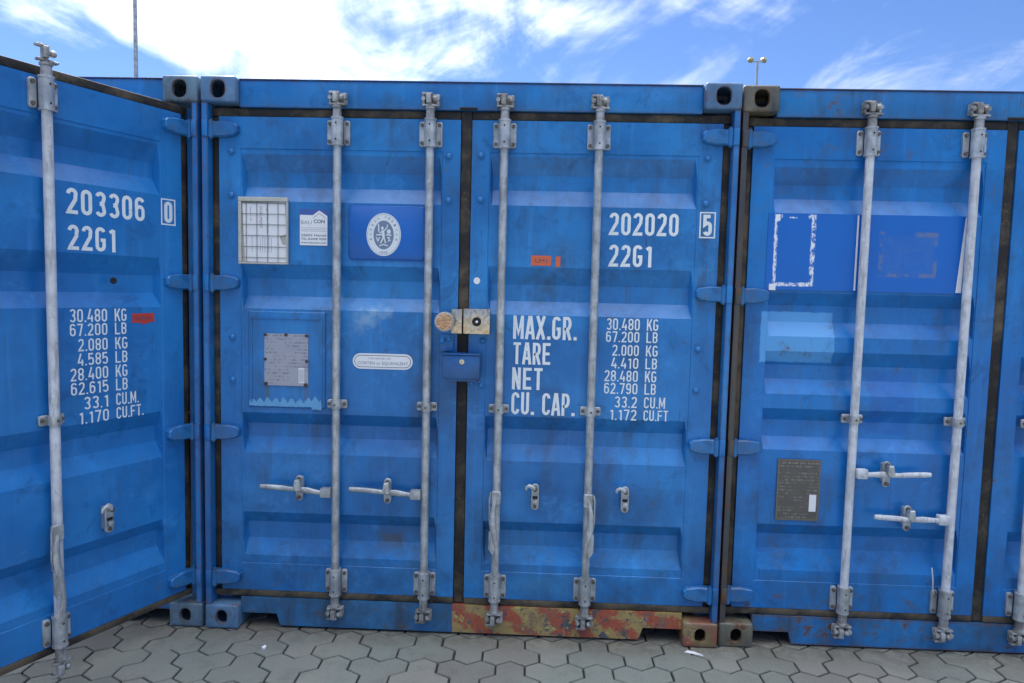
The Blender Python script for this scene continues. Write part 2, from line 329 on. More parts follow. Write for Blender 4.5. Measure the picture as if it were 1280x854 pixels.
def prism(bm, pts, y0, y1, bev=0.0):
    """polygon in the xz plane pushed from y0 (front) to y1; the front edge may be chamfered"""
    n = len(pts)
    if bev:
        cx = sum(p[0] for p in pts) / n; cz = sum(p[1] for p in pts) / n
        w = max(abs(p[0] - cx) for p in pts); h = max(abs(p[1] - cz) for p in pts)
        inner = [(cx + (x - cx) * (1 - bev / w), cz + (z - cz) * (1 - bev / h)) for x, z in pts]
        rings = [(inner, y0), (pts, y0 + bev), (pts, y1)]
    else: rings = [(pts, y0), (pts, y1)]
    vs = [[bm.verts.new((x, y, z)) for x, z in ps] for ps, y in rings]
    bm.faces.new(vs[0]); bm.faces.new(vs[-1][::-1])
    for a, b in zip(vs, vs[1:]):
        for i in range(n): bm.faces.new((a[i], b[i], b[(i + 1) % n], a[(i + 1) % n]))
def rrect(x0, x1, z0, z1, r, n=5):
    r = min(r, (x1 - x0) / 2 - 1e-5, (z1 - z0) / 2 - 1e-5); pts = []
    for cx, cz, a0 in ((x1 - r, z1 - r, 0), (x0 + r, z1 - r, 90), (x0 + r, z0 + r, 180), (x1 - r, z0 + r, 270)):
        for i in range(n + 1):
            a = R(a0 + 90 * i / n); pts.append((cx + r * math.cos(a), cz + r * math.sin(a)))
    return pts
def ell(cx, cz, a, b, n=40): return [(cx + a * math.cos(2 * math.pi * i / n), cz + b * math.sin(2 * math.pi * i / n)) for i in range(n)]
def sheet(bm, pts, y): bm.faces.new([bm.verts.new((x, y, z)) for x, z in pts])
def ring(bm, po, pi_, y):
    a = [bm.verts.new((x, y, z)) for x, z in po]; b = [bm.verts.new((x, y, z)) for x, z in pi_]; n = len(a)
    for i in range(n): bm.faces.new((a[i], a[(i + 1) % n], b[(i + 1) % n], b[i]))
def sweep(bm, pts, rx, ry, n=12):
    """tube through pts with an elliptic section (rx across, ry along y)"""
    pts = [Vector(p) for p in pts]; rings = []
    for i, p in enumerate(pts):
        t = (pts[min(i + 1, len(pts) - 1)] - pts[max(i - 1, 0)]).normalized()
        yv = Vector((0, 1, 0)); s = t.cross(yv).normalized(); u = s.cross(t).normalized()
        a = rx[i] if isinstance(rx, (list, tuple)) else rx; b = ry[i] if isinstance(ry, (list, tuple)) else ry
        rings.append([bm.verts.new(p + s * a * math.cos(2 * math.pi * k / n) + u * b * math.sin(2 * math.pi * k / n)) for k in range(n)])
    for a, b in zip(rings, rings[1:]):
        for k in range(n): bm.faces.new((a[k], a[(k + 1) % n], b[(k + 1) % n], b[k]))
    bm.faces.new(rings[0][::-1]); bm.faces.new(rings[-1])
def empty(name, loc=(0, 0, 0), **props):
    o = bpy.data.objects.new(name, None); col.objects.link(o); o.location = loc; o.empty_display_size = 0.3
    for k, v in props.items(): o[k] = v
    return o
def tag(o, label=None, cat=None, kind=None, group=None):
    if label: o['label'] = label
    if cat: o['category'] = cat
    if kind: o['kind'] = kind
    if group: o['group'] = group
    return o
def copy_mesh(me, mt):
    c = me.copy(); c.transform(mt)
    if mt.determinant() < 0: c.flip_normals()
    return c

# ------------------------------------------------------------------ stencil lettering (own stroke font)
def arc(cx, cz, r, a0, a1, n=6, rz=None):
    rz = r if rz is None else rz
    return [(cx + r * math.cos(R(a0 + (a1 - a0) * i / n)), cz + rz * math.sin(R(a0 + (a1 - a0) * i / n))) for i in range(n + 1)]
def glyph(ch, w, t):
    h = t / 2; a, b, m_ = h, w - h, w / 2; r = (b - a) / 2; T = 1 - h
    def bowl(z0, z1): return arc(m_, z1 - r, r, 0, 180) + arc(m_, z0 + r, r, 180, 360)
    G = {'0': [(bowl(h, T), 1)], 'O': [(bowl(h, T), 1)], '.': None, ' ': [],
        '1': [([(m_ + h, 0), (m_ + h, T - .0), ], 0), ([(a - h * .2, .80), (m_ + h, T - h * .3)], 0)],
        '2': [(arc(m_, T - r, r, 180, -25, 8) + [(b - .05 * w, .56), (a + .04, .16), (a, h), (w, h)], 0)],
        '3': [(arc(m_, T - r, r, 165, -20, 8) + [(b - .06, .56), (m_ - .03, .52)], 0), ([(m_ - .03, .52), (b - .06, .48)] + arc(m_, h + r, r, 20, -165, 8), 0)],
        '4': [([(m_ + .02, 1), (a - .02, .27), (w, .27)], 0), ([(b - .10 * w, .50), (b - .10 * w, 0)], 0)],
        '5': [([(b, T), (a, T), (a, .52), (m_ - .02, .60)] + arc(m_, .60 - r, r, 70, 0, 4) + arc(m_, h + r, r, 0, -165, 8), 0)],
        '6': [(arc(m_, .60 - r, r, 0, 180) + arc(m_, h + r, r, 180, 360), 1), ([(a, .5), (a, T - r)] + arc(m_, T - r, r, 180, 15, 8)[1:], 0)],
        '7': [([(a - h, T), (b, T), (m_ - .04, 0)], 0)],
        '8': [(bowl(.5, T), 1), (bowl(h, .5), 1)],
        '9': [(bowl(.42, T), 1), ([(b, .5), (b, h + r)] + arc(m_, h + r, r, 0, -165, 8)[1:], 0)],
        'G': [(arc(m_, T - r, r, 15, 180, 8) + arc(m_, h + r, r, 180, 360) + [(b, .47), (m_, .47)], 0)],
        'C': [(arc(m_, T - r, r, -10, 180, 8) + arc(m_, h + r, r, 180, 370, 8), 0)],
        'K': [([(a, 0), (a, 1)], 0), ([(a + h, .38), (b + h * .4, 1)], 0), ([(a + .35 * w, .58), (b + h * .6, 0)], 0)],
        'L': [([(a, 1), (a, h), (w, h)], 0)], 'T': [([(0, T), (w, T)], 0), ([(m_, T), (m_, 0)], 0)],
        'E': [([(w, T), (a, T), (a, h), (w, h)], 0), ([(a, .5), (w * .9, .5)], 0)],
        'F': [([(w, T), (a, T), (a, 0)], 0), ([(a, .5), (w * .9, .5)], 0)],
        'N': [([(a, 0), (a, 1)], 0), ([(b, 0), (b, 1)], 0), ([(a, .98), (b, .02)], 0)],
        'M': [([(a, 0), (a, 1)], 0), ([(b, 0), (b, 1)], 0), ([(a, .98), (m_, .25), (b, .98)], 0)],
        'A': [([(a - h * .6, 0), (m_ - h * .35, 1)], 0), ([(m_ + h * .35, 1), (b + h * .6, 0)], 0), ([(a + .06, .28), (b - .06, .28)], 0)],
        'X': [([(a - h * .5, 0), (b + h * .5, 1)], 0), ([(a - h * .5, 1), (b + h * .5, 0)], 0)],
        'U': [([(a, 1), (a, h + r)] + arc(m_, h + r, r, 180, 360)[1:] + [(b, 1)], 0)],
        'P': [([(a, 0), (a, T), (m_, T)] + arc(b - r * .9, (T + .42) / 2, r * .9, 90, -90, 8, (T - .42) / 2) + [(a, .42)], 0)],
        'R': [([(a, 0), (a, T), (m_, T)] + arc(b - r * .9, (T + .47) / 2, r * .9, 90, -90, 8, (T - .47) / 2) + [(a, .47)], 0), ([(m_, .47), (b + h * .3, 0)], 0)],
        'B': [([(a, h), (a, T), (m_, T)] + arc(b - r * .9, (T + .52) / 2, r * .9, 90, -90, 8, (T - .52) / 2) + [(a, .52)], 0), ([(a, .52), (m_, .52)] + arc(b - r * .9, (.52 + h) / 2, r * .9, 90, -90, 8, (.52 - h) / 2) + [(a, h)], 0)]}
    return G[ch]
def stroke(bm, pts, closed, t, fx, fz, ox, oz, y):
    q = []
    for p in pts:
        p = (ox + p[0] * fx, oz + p[1] * fz)
        if not q or (abs(p[0] - q[-1][0]) + abs(p[1] - q[-1][1])) > 1e-5: q.append(p)
    n = len(q); L = []; Rr = []
    for i in range(n):
        if closed: p0, p1, p2 = q[i - 1], q[i], q[(i + 1) % n]
        else: p0, p1, p2 = q[max(i - 1, 0)], q[i], q[min(i + 1, n - 1)]
        d1 = Vector((p1[0] - p0[0], p1[1] - p0[1])); d2 = Vector((p2[0] - p1[0], p2[1] - p1[1]))
        if d1.length < 1e-9: d1 = d2
        if d2.length < 1e-9: d2 = d1
        d1.normalize(); d2.normalize(); n1_ = Vector((-d1.y, d1.x)); n2_ = Vector((-d2.y, d2.x)); mm = n1_ + n2_
        if mm.length < 1e-6: mm = n1_
        mm.normalize(); k = t / 2 / max(mm.dot(n1_), 0.45)
        L.append(bm.verts.new((p1[0] + mm.x * k, y, p1[1] + mm.y * k))); Rr.append(bm.verts.new((p1[0] - mm.x * k, y, p1[1] - mm.y * k)))
    for i in range(n if closed else n - 1):
        j = (i + 1) % n; bm.faces.new((L[i], L[j], Rr[j], Rr[i]))
def stencil(name, parent, lines, y, mat='letter', label=None):
    """lines: (text, x0, x1, z0, z1, glyph width / height, stroke / height)"""
    bm = bmesh.new()
    for (s, x0, x1, z0, z1, gw, tk) in lines:
        H = z1 - z0; units = 0; gap = 0.13; ws = []
        for ch in s:
            w = {'.': tk, ' ': gw * .6, '1': gw * .72, 'M': gw * 1.25, 'I': tk}.get(ch, gw); ws.append(w)
        tot = sum(ws) + gap * (len(s) - 1); f = (x1 - x0) / tot; x = x0
        for ch, w in zip(s, ws):
            if ch == '.':
                th = tk * H; b_ = bmesh; sheet(bm, [(x, z0), (x + th, z0), (x + th, z0 + th), (x, z0 + th)], y)
            else:
                tn = tk
                for i, (pts, cl) in enumerate(glyph(ch, w, tn * H / f if False else tn)):
                    stroke(bm, pts, cl, tk * H * .5 + tk * f * .5, f, H, x, z0, y - i * 0.0003)
            x += (w + gap) * f
    o = new_obj(name, bm, M[mat], parent)
    if label: o['label'] = label
    return o
def print_text(name, parent, s, x0, z0, h, y, mat, width=None, rot=0.0, offset=0.0):
    cu = bpy.data.curves.new('tmp_text', 'FONT'); cu.body = s; cu.size = 1.0; cu.offset = offset; cu.resolution_u = 3
    to = bpy.data.objects.new('tmp_text', cu); col.objects.link(to)
    dg = bpy.context.evaluated_depsgraph_get(); me = bpy.data.meshes.new_from_object(to.evaluated_get(dg))
    bpy.data.objects.remove(to); bpy.data.curves.remove(cu)
    xs = [v.co.x for v in me.vertices]; mx, mn = max(xs), min(xs)
    fz = h / 0.73; fx = (width / (mx - mn)) if width else fz
    ca, sa = math.cos(rot), math.sin(rot)
    for v in me.vertices:
        u, w = (v.co.x - mn) * fx, v.co.y * fz
        v.co = (x0 + u * ca - w * sa, y, z0 + u * sa + w * ca)
    me.name = name; me.materials.clear()
    return link(name, me, M[mat], parent)

# ------------------------------------------------------------------ corner casting (hollow, oval holes)
def mesh_of(bm):
    me = bpy.data.meshes.new('tmp'); bmesh.ops.recalc_face_normals(bm, faces=bm.faces); bm.to_mesh(me); bm.free(); return me
def boolean(a, cutters):
    oa = bpy.data.objects.new('tmp_a', a); col.objects.link(oa); obs = []
    for c in cutters:
        oc = bpy.data.objects.new('tmp_c', c); col.objects.link(oc); obs.append(oc)
        md = oa.modifiers.new('b', 'BOOLEAN'); md.object = oc; md.operation = 'DIFFERENCE'; md.solver = 'EXACT'
    dg = bpy.context.evaluated_depsgraph_get(); me = bpy.data.meshes.new_from_object(oa.evaluated_get(dg))
    for o in [oa] + obs: bpy.data.objects.remove(o)
    return me
CW, CD, CH = 0.162, 0.178, 0.118
def casting_mesh(front_slot_w, front_slot_h):
    """left front top corner: outside faces x=0, y=0, z=CH"""
    b = bmesh.new(); box(b, 0, CW, 0, CD, 0, CH, 0.011, 3); base = mesh_of(b)
    cut = []
    b = bmesh.new(); box(b, 0.022, CW - 0.012, 0.020, CD - 0.010, 0.012, CH - 0.012, 0.004); cut.append(mesh_of(b))
    b = bmesh.new(); prism(b, rrect(0.082 - front_slot_w / 2, 0.082 + front_slot_w / 2, 0.059 - front_slot_h / 2, 0.059 + front_slot_h / 2, 0.030, 6), -0.02, 0.05); cut.append(mesh_of(b))
    b = bmesh.new(); prism(b, rrect(0.052, 0.125, 0.030, 0.090, 0.028, 6), -0.02, 0.05); me = mesh_of(b)
    me.transform(Matrix(((0, 1, 0, 0), (1, 0, 0, 0), (0, 0, 1, 0), (0, 0, 0, 1)))); cut.append(me)
    b = bmesh.new(); prism(b, rrect(0.044, 0.120, 0.034, 0.160, 0.028, 6), CH - 0.05, CH + 0.02); me = mesh_of(b)
    me.transform(Matrix(((1, 0, 0, 0), (0, 0, 1, 0), (0, 1, 0, 0), (0, 0, 0, 1)))); cut.append(me)
    return boolean(base, cut)
CAST_TOP = casting_mesh(0.066, 0.080); CAST_BOT = casting_mesh(0.052, 0.068)

# ------------------------------------------------------------------ the containers
W, H, LEN = 2.438, 2.591, 6.058
BARS = (0.626, 1.050, 1.387, 1.813)
HINGE_Z = (2.357, 1.655, 0.952, 0.248)
DOOR_Y = 0.048
LEV_L = [(2.252, 2.176, 2.106, 2.037), (1.748, 1.681, 1.599, 1.539), (1.046, 0.988, 0.925, 0.852), (0.564, 0.505, 0.425, 0.352)]
LEV_M = [(2.260, 2.181, 2.113, 2.040), (1.760, 1.679, 1.602, 1.539), (1.063, 0.995, 0.923, 0.850), (0.558, 0.504, 0.430, 0.350)]
LEV_R = [(2.241, 2.167, 2.103, 2.035), (1.674, 1.616, 1.539, 1.473), (1.404, 1.337, 1.271, 1.204), (1.137, 1.077, 0.999, 0.942), (0.586, 0.529, 0.460, 0.365)]
def door_panel(x0, x1, rx0, rx1, lev, weld=(2.276, 0.312)):
    dep = 0.040; zb, zt = 0.180, 2.420
    zs = [(zt, 0)]; zs += [(weld[0] + .001, 0), (weld[0] - .001, 0)]
    for a, b, c, d in lev: zs += [(a, 0), (b, 1), (c, 1), (d, 0)]
    zs += [(weld[1] + .001, 0), (weld[1] - .001, 0), (zb, 0)]
    xs = [x0, rx0 - .001, rx0 + .001, rx0 + .004, rx0 + .014, (rx0 * 2 + rx1) / 3, (rx0 + 2 * rx1) / 3, rx1 - .014, rx1 - .004, rx1 - .001, rx1 + .001, x1]
    mx = [0, 0, 0, 0, 1, 1, 1, 1, 0, 0, 0, 0]
    bm = bmesh.new(); g = []
    for zi, (z, mz) in enumerate(zs):
        row = []
        for xi, x in enumerate(xs):
            rail = xi in (0, 1, 10, 11) or z > weld[0] or z < weld[1]
            row.append(bm.verts.new((x, DOOR_Y + (-0.003 if rail else 0.0) + dep * mz * mx[xi], z)))
        g.append(row)
    for i in range(len(g) - 1):
        for j in range(len(xs) - 1):
            bm.faces.new((g[i][j], g[i + 1][j], g[i + 1][j + 1], g[i][j + 1]))
    # rim and back
    loop = g[0][:] + [r[-1] for r in g[1:]] + g[-1][-2::-1] + [r[0] for r in g[-2:0:-1]]
    back = [bm.verts.new((v.co.x, DOOR_Y + 0.055, v.co.z)) for v in loop]; n = len(loop)
    rim = []
    for i in range(n): rim.append(bm.faces.new((loop[i], loop[(i + 1) % n], back[(i + 1) % n], back[i])))
    bm.faces.new(back)
    bmesh.ops.recalc_face_normals(bm, faces=bm.faces)
    es = [bm.edges.get((loop[i], loop[(i + 1) % n])) for i in range(n)]
    return bm

def bracket_mesh(top):
    """bearing bracket round a bar, centred on the bar at z=0 (+-.06)"""
    bm = bmesh.new()
    for s in (-1, 1):
        x0, x1 = sorted((s * 0.024, s * 0.052))
        prism(bm, rrect(x0, x1, -0.056, 0.056, 0.009, 3), 0.018, 0.032, 0.002)
        for z in (-0.04, 0.04): marked(bm, 2, cyl, (s * 0.040, 0.019, z), (s * 0.040, 0.009, z), 0.0085, 6)
    cyl(bm, (0, 0, -0.060), (0, 0, 0.060), 0.0265, 24)
    for z in (-0.062, 0.058): cyl(bm, (0, 0, z), (0, 0, z + 0.008), 0.0285, 24)
    for z in (-0.036, 0.036): cyl(bm, (0, -0.0276, z), (0, -0.0255, z), 0.0042, 8)
    me = mesh_of(bm); me.materials.append(M['galv']); me.materials.append(M['dark']); me.materials.append(M['bolt_steel'])
    for p in me.polygons:
        if p.center.y < -0.0270 and abs(abs(p.center.z) - 0.036) < 0.006: p.material_index = 1
    for p in me.polygons: p.use_smooth = True
    me.set_sharp_from_angle(angle=R(38)); return me
BR = bracket_mesh(True)
def guide_mesh():
    bm = bmesh.new()
    prism(bm, rrect(-0.047, 0.047, -0.020, 0.020, 0.006, 3), 0.018, 0.030, 0.002)
    bm2 = rrect(-0.024, 0.024, -0.018, 0.018, 0.004, 2)
    for s in (-1, 1):
        marked(bm, 1, cyl, (s * 0.036, 0.019, 0), (s * 0.036, 0.010, 0), 0.0085, 6)
    cyl(bm, (0, 0, -0.018), (0, 0, 0.018), 0.0245, 20)
    marked(bm, 1, cyl, (0, -0.026, 0), (0, -0.023, 0), 0.0055, 6)
    me = mesh_of(bm); me.materials.append(M['galv']); me.materials.append(M['bolt_steel']); return me
GUIDE = guide_mesh()
def cam_mesh(top):
    """shaft end and cam lugs; z=0 where the bracket ends, growing outwards"""
    bm = bmesh.new()
    cyl(bm, (0, 0, -0.004), (0, 0, 0.055), 0.0205, 18, 0.0185)
    cyl(bm, (0, 0, 0.044), (0, 0, 0.052), 0.0235, 18)
    box(bm, -0.036, 0.020, -0.012, 0.010, 0.056, 0.066, 0.003)
    box(bm, 0.004, 0.040, -0.016, 0.010, 0.054, 0.063, 0.003)
    cyl(bm, (-0.004, 0, 0.05), (-0.004, 0.0, 0.118), 0.013, 10, 0.011)
    box(bm, -0.038, 0.010, -0.010, 0.012, 0.108, 0.118, 0.003)
    box(bm, -0.018, 0.004, -0.022, 0.008, 0.068, 0.112, 0.005)
    bmesh.ops.create_icosphere(bm, subdivisions=2, radius=0.014, matrix=Matrix.Translation((0.022, -0.006, 0.090)))
    return mesh_of(bm)
CAM_TOP = cam_mesh(True)
CAM_BOT = CAM_TOP.copy(); CAM_BOT.transform(Matrix.Diagonal((1, 1, -1, 1))); CAM_BOT.flip_normals()
def keeper_mesh():
    bm = bmesh.new()
    box(bm, -0.040, 0.040, 0.024, 0.034, -0.026, 0.026, 0.003)
    box(bm, -0.038, -0.026, 0.004, 0.026, -0.024, 0.022, 0.004)
    box(bm, 0.026, 0.038, 0.004, 0.026, -0.024, 0.022, 0.004)
    cyl(bm, (-0.031, 0.02, 0.0), (-0.031, -0.006, 0.0), 0.010, 8)
    cyl(bm, (0.031, 0.02, 0.0), (0.031, -0.006, 0.0), 0.011, 8)
    return mesh_of(bm)
KEEP = keeper_mesh()
def bolt_mesh(r=0.017):
    bm = bmesh.new()
    cyl(bm, (0, 0.0, 0), (0, -0.004, 0), r * 1.1, 16); bmesh.ops.create_uvsphere(bm, u_segments=14, v_segments=8, radius=r * 0.85, matrix=Matrix.Translation((0, -0.003, 0)) @ Matrix.Diagonal((1, 0.75, 1, 1)))
    return mesh_of(bm)
BOLT = bolt_mesh(0.0165)
def hinge_mesh():
    bm = bmesh.new()
    prism(bm, [(0.032, 0.033), (0.098, 0.036), (0.152, 0.027), (0.164, 0.014), (0.162, -0.014), (0.146, -0.027), (0.098, -0.036), (0.032, -0.034)], 0.014, 0.046, 0.006)
    cyl(bm, (0.040, 0.020, -0.039), (0.040, 0.020, 0.037), 0.014, 14); cyl(bm, (0.040, 0.020, -0.046), (0.040, 0.020, 0.044), 0.008, 10)
    return mesh_of(bm)
HINGE_L = hinge_mesh(); HINGE_R = copy_mesh(HINGE_L, Matrix.Translation((W, 0, 0)) @ Matrix.Diagonal((-1, 1, 1, 1)))
def catch_mesh():
    bm = bmesh.new()
    prism(bm, rrect(-0.017, 0.017, -0.060, 0.060, 0.0168, 6), 0.010, 0.020, 0.002)
    prism(bm, rrect(-0.013, 0.013, -0.042, 0.050, 0.010, 4), 0.020, 0.046)
    for z in (-0.044, 0.044): marked(bm, 1, cyl, (0, 0.012, z), (0, 0.000, z), 0.0095, 8)
    me = mesh_of(bm); me.materials.append(M['galv']); me.materials.append(M['bolt_steel']); return me
CATCH = catch_mesh()
def hook_mesh():
    bm = bmesh.new()
    prism(bm, [(-0.010, 0.040), (0.012, 0.042), (0.016, 0.020), (0.020, -0.002), (0.014, -0.012), (-0.004, -0.010), (-0.016, 0.006)], -0.020, 0.006, 0.003)
    return mesh_of(bm)
HOOK = hook_mesh()

def hull(parent, x, bar_mat):
    """one locking bar with its brackets, guide and cam ends, on a door"""
    bm = bmesh.new(); cyl(bm, (0, 0, 0.29), (0, 0, 2.31), 0.0185, 24)
    link('locking_bar', mesh_of(bm), bar_mat, parent, True, (x, 0.014, 0))
    link('bar_bracket', BR, None, parent, False, (x, 0.014, 2.350)); link('bar_bracket', BR, None, parent, False, (x, 0.014, 0.245))
    link('bar_guide', GUIDE, M['galv'], parent, True, (x, 0.014, 1.100))
    link('bar_cam', CAM_TOP, M['cam_steel'], parent, True, (x, 0.012, 2.412)); link('bar_cam', CAM_BOT, M['cam_steel'], parent, True, (x, 0.012, 0.180))

def handle_set(parent, bx, cx, tip, z, mat, hz=None):
    """a lever lying level from its hub on the bar, held in its catch"""
    s = 1 if tip > bx else -1; hub0, hub1 = bx + s * 0.018, bx + s * 0.066; hz = z - 0.015 if hz is None else hz
    bm = bmesh.new(); box(bm, min(hub0, hub1), max(hub0, hub1), -0.016, 0.020, hz - 0.022, hz + 0.022, 0.004); cyl(bm, ((hub0 + hub1) / 2, -0.016, hz), ((hub0 + hub1) / 2, -0.021, hz), 0.007, 6)
    new_obj('handle_hub', bm, mat, parent, True)
    bm = bmesh.new(); n = 12; pts = []; rx = []; ry = []
    for i in range(n + 1):
        f = i / n; x = hub1 + (tip - hub1) * f - s * 0.004
        zz = hz - 0.003 + (z + 0.004 - hz) * min(1, f / 0.45) + 0.007 * max(0, (f - 0.6)) / 0.4
        yy = -0.004 - 0.014 * math.exp(-((f - 0.46) / 0.13) ** 2) - 0.020 * max(0, f - 0.5)
        pts.append((x, yy, zz)); rx.append(0.0125 if f > 0.5 else 0.011 + 0.004 * math.exp(-((f - 0.25) / 0.1) ** 2)); ry.append(0.006 if f < 0.4 else 0.009)
    rx[-1] *= 0.8; ry[-1] *= 0.8
    sweep(bm, pts, rx, ry); new_obj('locking_handle', bm, mat, parent, True)
    link('handle_catch', CATCH, M['galv'], parent, True, (cx, 0.0, z - 0.002)); link('catch_hook', HOOK, M['galv'], parent, True, (cx, -0.010, z + 0.004))

def hanging_handle(parent, bx, s, z, mat):
    bm = bmesh.new()
    prism(bm, rrect(bx + s * 0.001 - 0.022, bx + s * 0.001 + 0.022, z - 0.035, z + 0.03, 0.010, 4), -0.018, 0.0, 0.003)
    new_obj('handle_hub', bm, mat, parent, True)
    bm = bmesh.new(); n = 16; pts = []; rx = []; ry = []
    for i in range(n + 1):
        f = i / n; zz = z - 0.01 - 0.36 * f
        xx = bx + s * (0.006 + 0.010 * math.sin(f * 6.5)) - s * 0.006 * f; yy = -0.018 - 0.010 * math.sin(f * 3.0)
        pts.append((xx, yy, zz)); rx.append(0.012 - 0.003 * math.cos(f * 9)); ry.append(0.006 + 0.003 * math.sin(f * 5))
    sweep(bm, pts, rx, ry); 
    prism(bm, [(bx + s * 0.004, z - 0.13), (bx + s * 0.030, z - 0.16), (bx + s * 0.030, z - 0.24), (bx + s * 0.010, z - 0.27), (bx - s * 0.004, z - 0.22)], -0.030, -0.022)
    new_obj('locking_handle', bm, mat, parent, True)
    bm = bmesh.new(); q = [(bx + s * 0.024, -0.020, z + 0.026), (bx + s * 0.030, -0.020, z), (bx + s * 0.030, -0.018, z - 0.10), (bx + s * 0.024, -0.014, z - 0.15)]
    sweep(bm, q, 0.004, 0.004, 8); new_obj('handle_loop', bm, mat, parent, True)

def empty_catch(parent, cx, z):
    bm = bmesh.new()
    prism(bm, rrect(-0.018, 0.018, -0.062, 0.062, 0.0178, 6), 0.010, 0.020, 0.002)
    prism(bm, rrect(-0.014, 0.014, -0.050, 0.050, 0.010, 4), 0.020, 0.046)
    marked(bm, 1, cyl, (0, 0.012, 0.040), (0, -0.014, 0.040), 0.010, 8); marked(bm, 1, cyl, (0, 0.012, -0.046), (0, 0.004, -0.046), 0.008, 8)
    box(bm, -0.011, 0.011, -0.006, 0.012, -0.032, -0.010, 0.004)
    me = mesh_of(bm); me.materials.append(M['galv']); me.materials.append(M['bolt_steel']); link('handle_catch', me, None, parent, True, (cx, 0.0, z))
    bm = bmesh.new(); box(bm, -0.012, 0.012, 0.006, 0.0095, -0.008, 0.004); link('catch_slot', mesh_of(bm), M['dark'], parent, False, (cx, 0.0, z))
    bm = bmesh.new(); sweep(bm, [(0.0, -0.008, 0.040), (-0.014, -0.012, 0.052), (-0.028, -0.012, 0.058), (-0.040, -0.010, 0.050), (-0.042, -0.008, 0.038)], [.010, .010, .009, .008, .006], .006, 10)
    link('catch_hook', mesh_of(bm), M['galv'], parent, True, (cx, 0.0, z))

def strip(name, x0, x1, y0, y1, z0, z1, mat, parent, bev=0.006):
    bm = bmesh.new(); box(bm, x0, x1, y0, y1, z0, z1, bev); return new_obj(name, bm, mat, parent, True)

def build_door(c, side, lev, mats, bolts):
    x0, x1, rx0, rx1 = (0.066, 1.186, 0.165, 1.104) if side == 'L' else (1.238, 2.372, 1.320, 2.268)
    d = new_obj('door', door_panel(x0, x1, rx0, rx1, lev), mats['door'], c)
    gy0, gy1 = 0.054, 0.090
    if side == 'L':
        strip('gasket', 0.030, 0.0655, gy0, gy1, 0.182, 2.420, mats.get('gasket', M['gasket']), d)
        strip('gasket', 0.030, 1.186, gy0 - .004, gy1, 2.4215, 2.459, M['gasket'], d); strip('gasket', 0.030, 1.186, gy0 - .012, gy1, 0.1475, 0.179, M['gasket_dusty'], d)
        strip('gasket', 1.1865, 1.2370, gy0 - .004, gy1, 0.150, 2.462, M['gasket'], d)
        strip('gasket_tab', 1.178, 1.262, gy0 - .018, gy1, 2.4625, 2.476, M['gasket'], d)
    else:
        strip('gasket', 2.3725, 2.408, gy0, gy1, 0.182, 2.420, mats.get('gasket', M['gasket']), d)
        strip('gasket', 1.238, 2.408, gy0 - .004, gy1, 2.4215, 2.459, M['gasket'], d); strip('gasket', 1.238, 2.408, gy0 - .012, gy1, 0.1475, 0.179, M['gasket_dusty'], d)
    for z in HINGE_Z: link('hinge', HINGE_L if side == 'L' else HINGE_R, mats['hinge'], d, False, (0, 0, z))
    for x, z in bolts: link('bolt', BOLT, mats['door'], d, True, (x, DOOR_Y - 0.003, z))
    for x in (BARS[:2] if side == 'L' else BARS[2:]): hull(d, x, mats['bar'])
    return d

def corrugated(n, length, depth, z0, z1, x, sgn, y0):
    bm = bmesh.new(); vs = []; per = length / n
    prof = [(0, 0), (0.28, 0), (0.5, 1), (0.78, 1)]
    pts = []
    for i in range(n):
        for f, d in prof: pts.append((y0 + (i + f) * per, d))
    pts.append((y0 + length, 0))
    for y, d in pts: vs.append((bm.verts.new((x + sgn * depth * d, y, z0)), bm.verts.new((x + sgn * depth * d, y, z1)), bm.verts.new((x + sgn * (depth * d + .004), y, z0)), bm.verts.new((x + sgn * (depth * d + .004), y, z1))))
    for a, b in zip(vs, vs[1:]):
        bm.faces.new((a[0], b[0], b[1], a[1])); bm.faces.new((a[2], a[3], b[3], b[2]))
    return bm

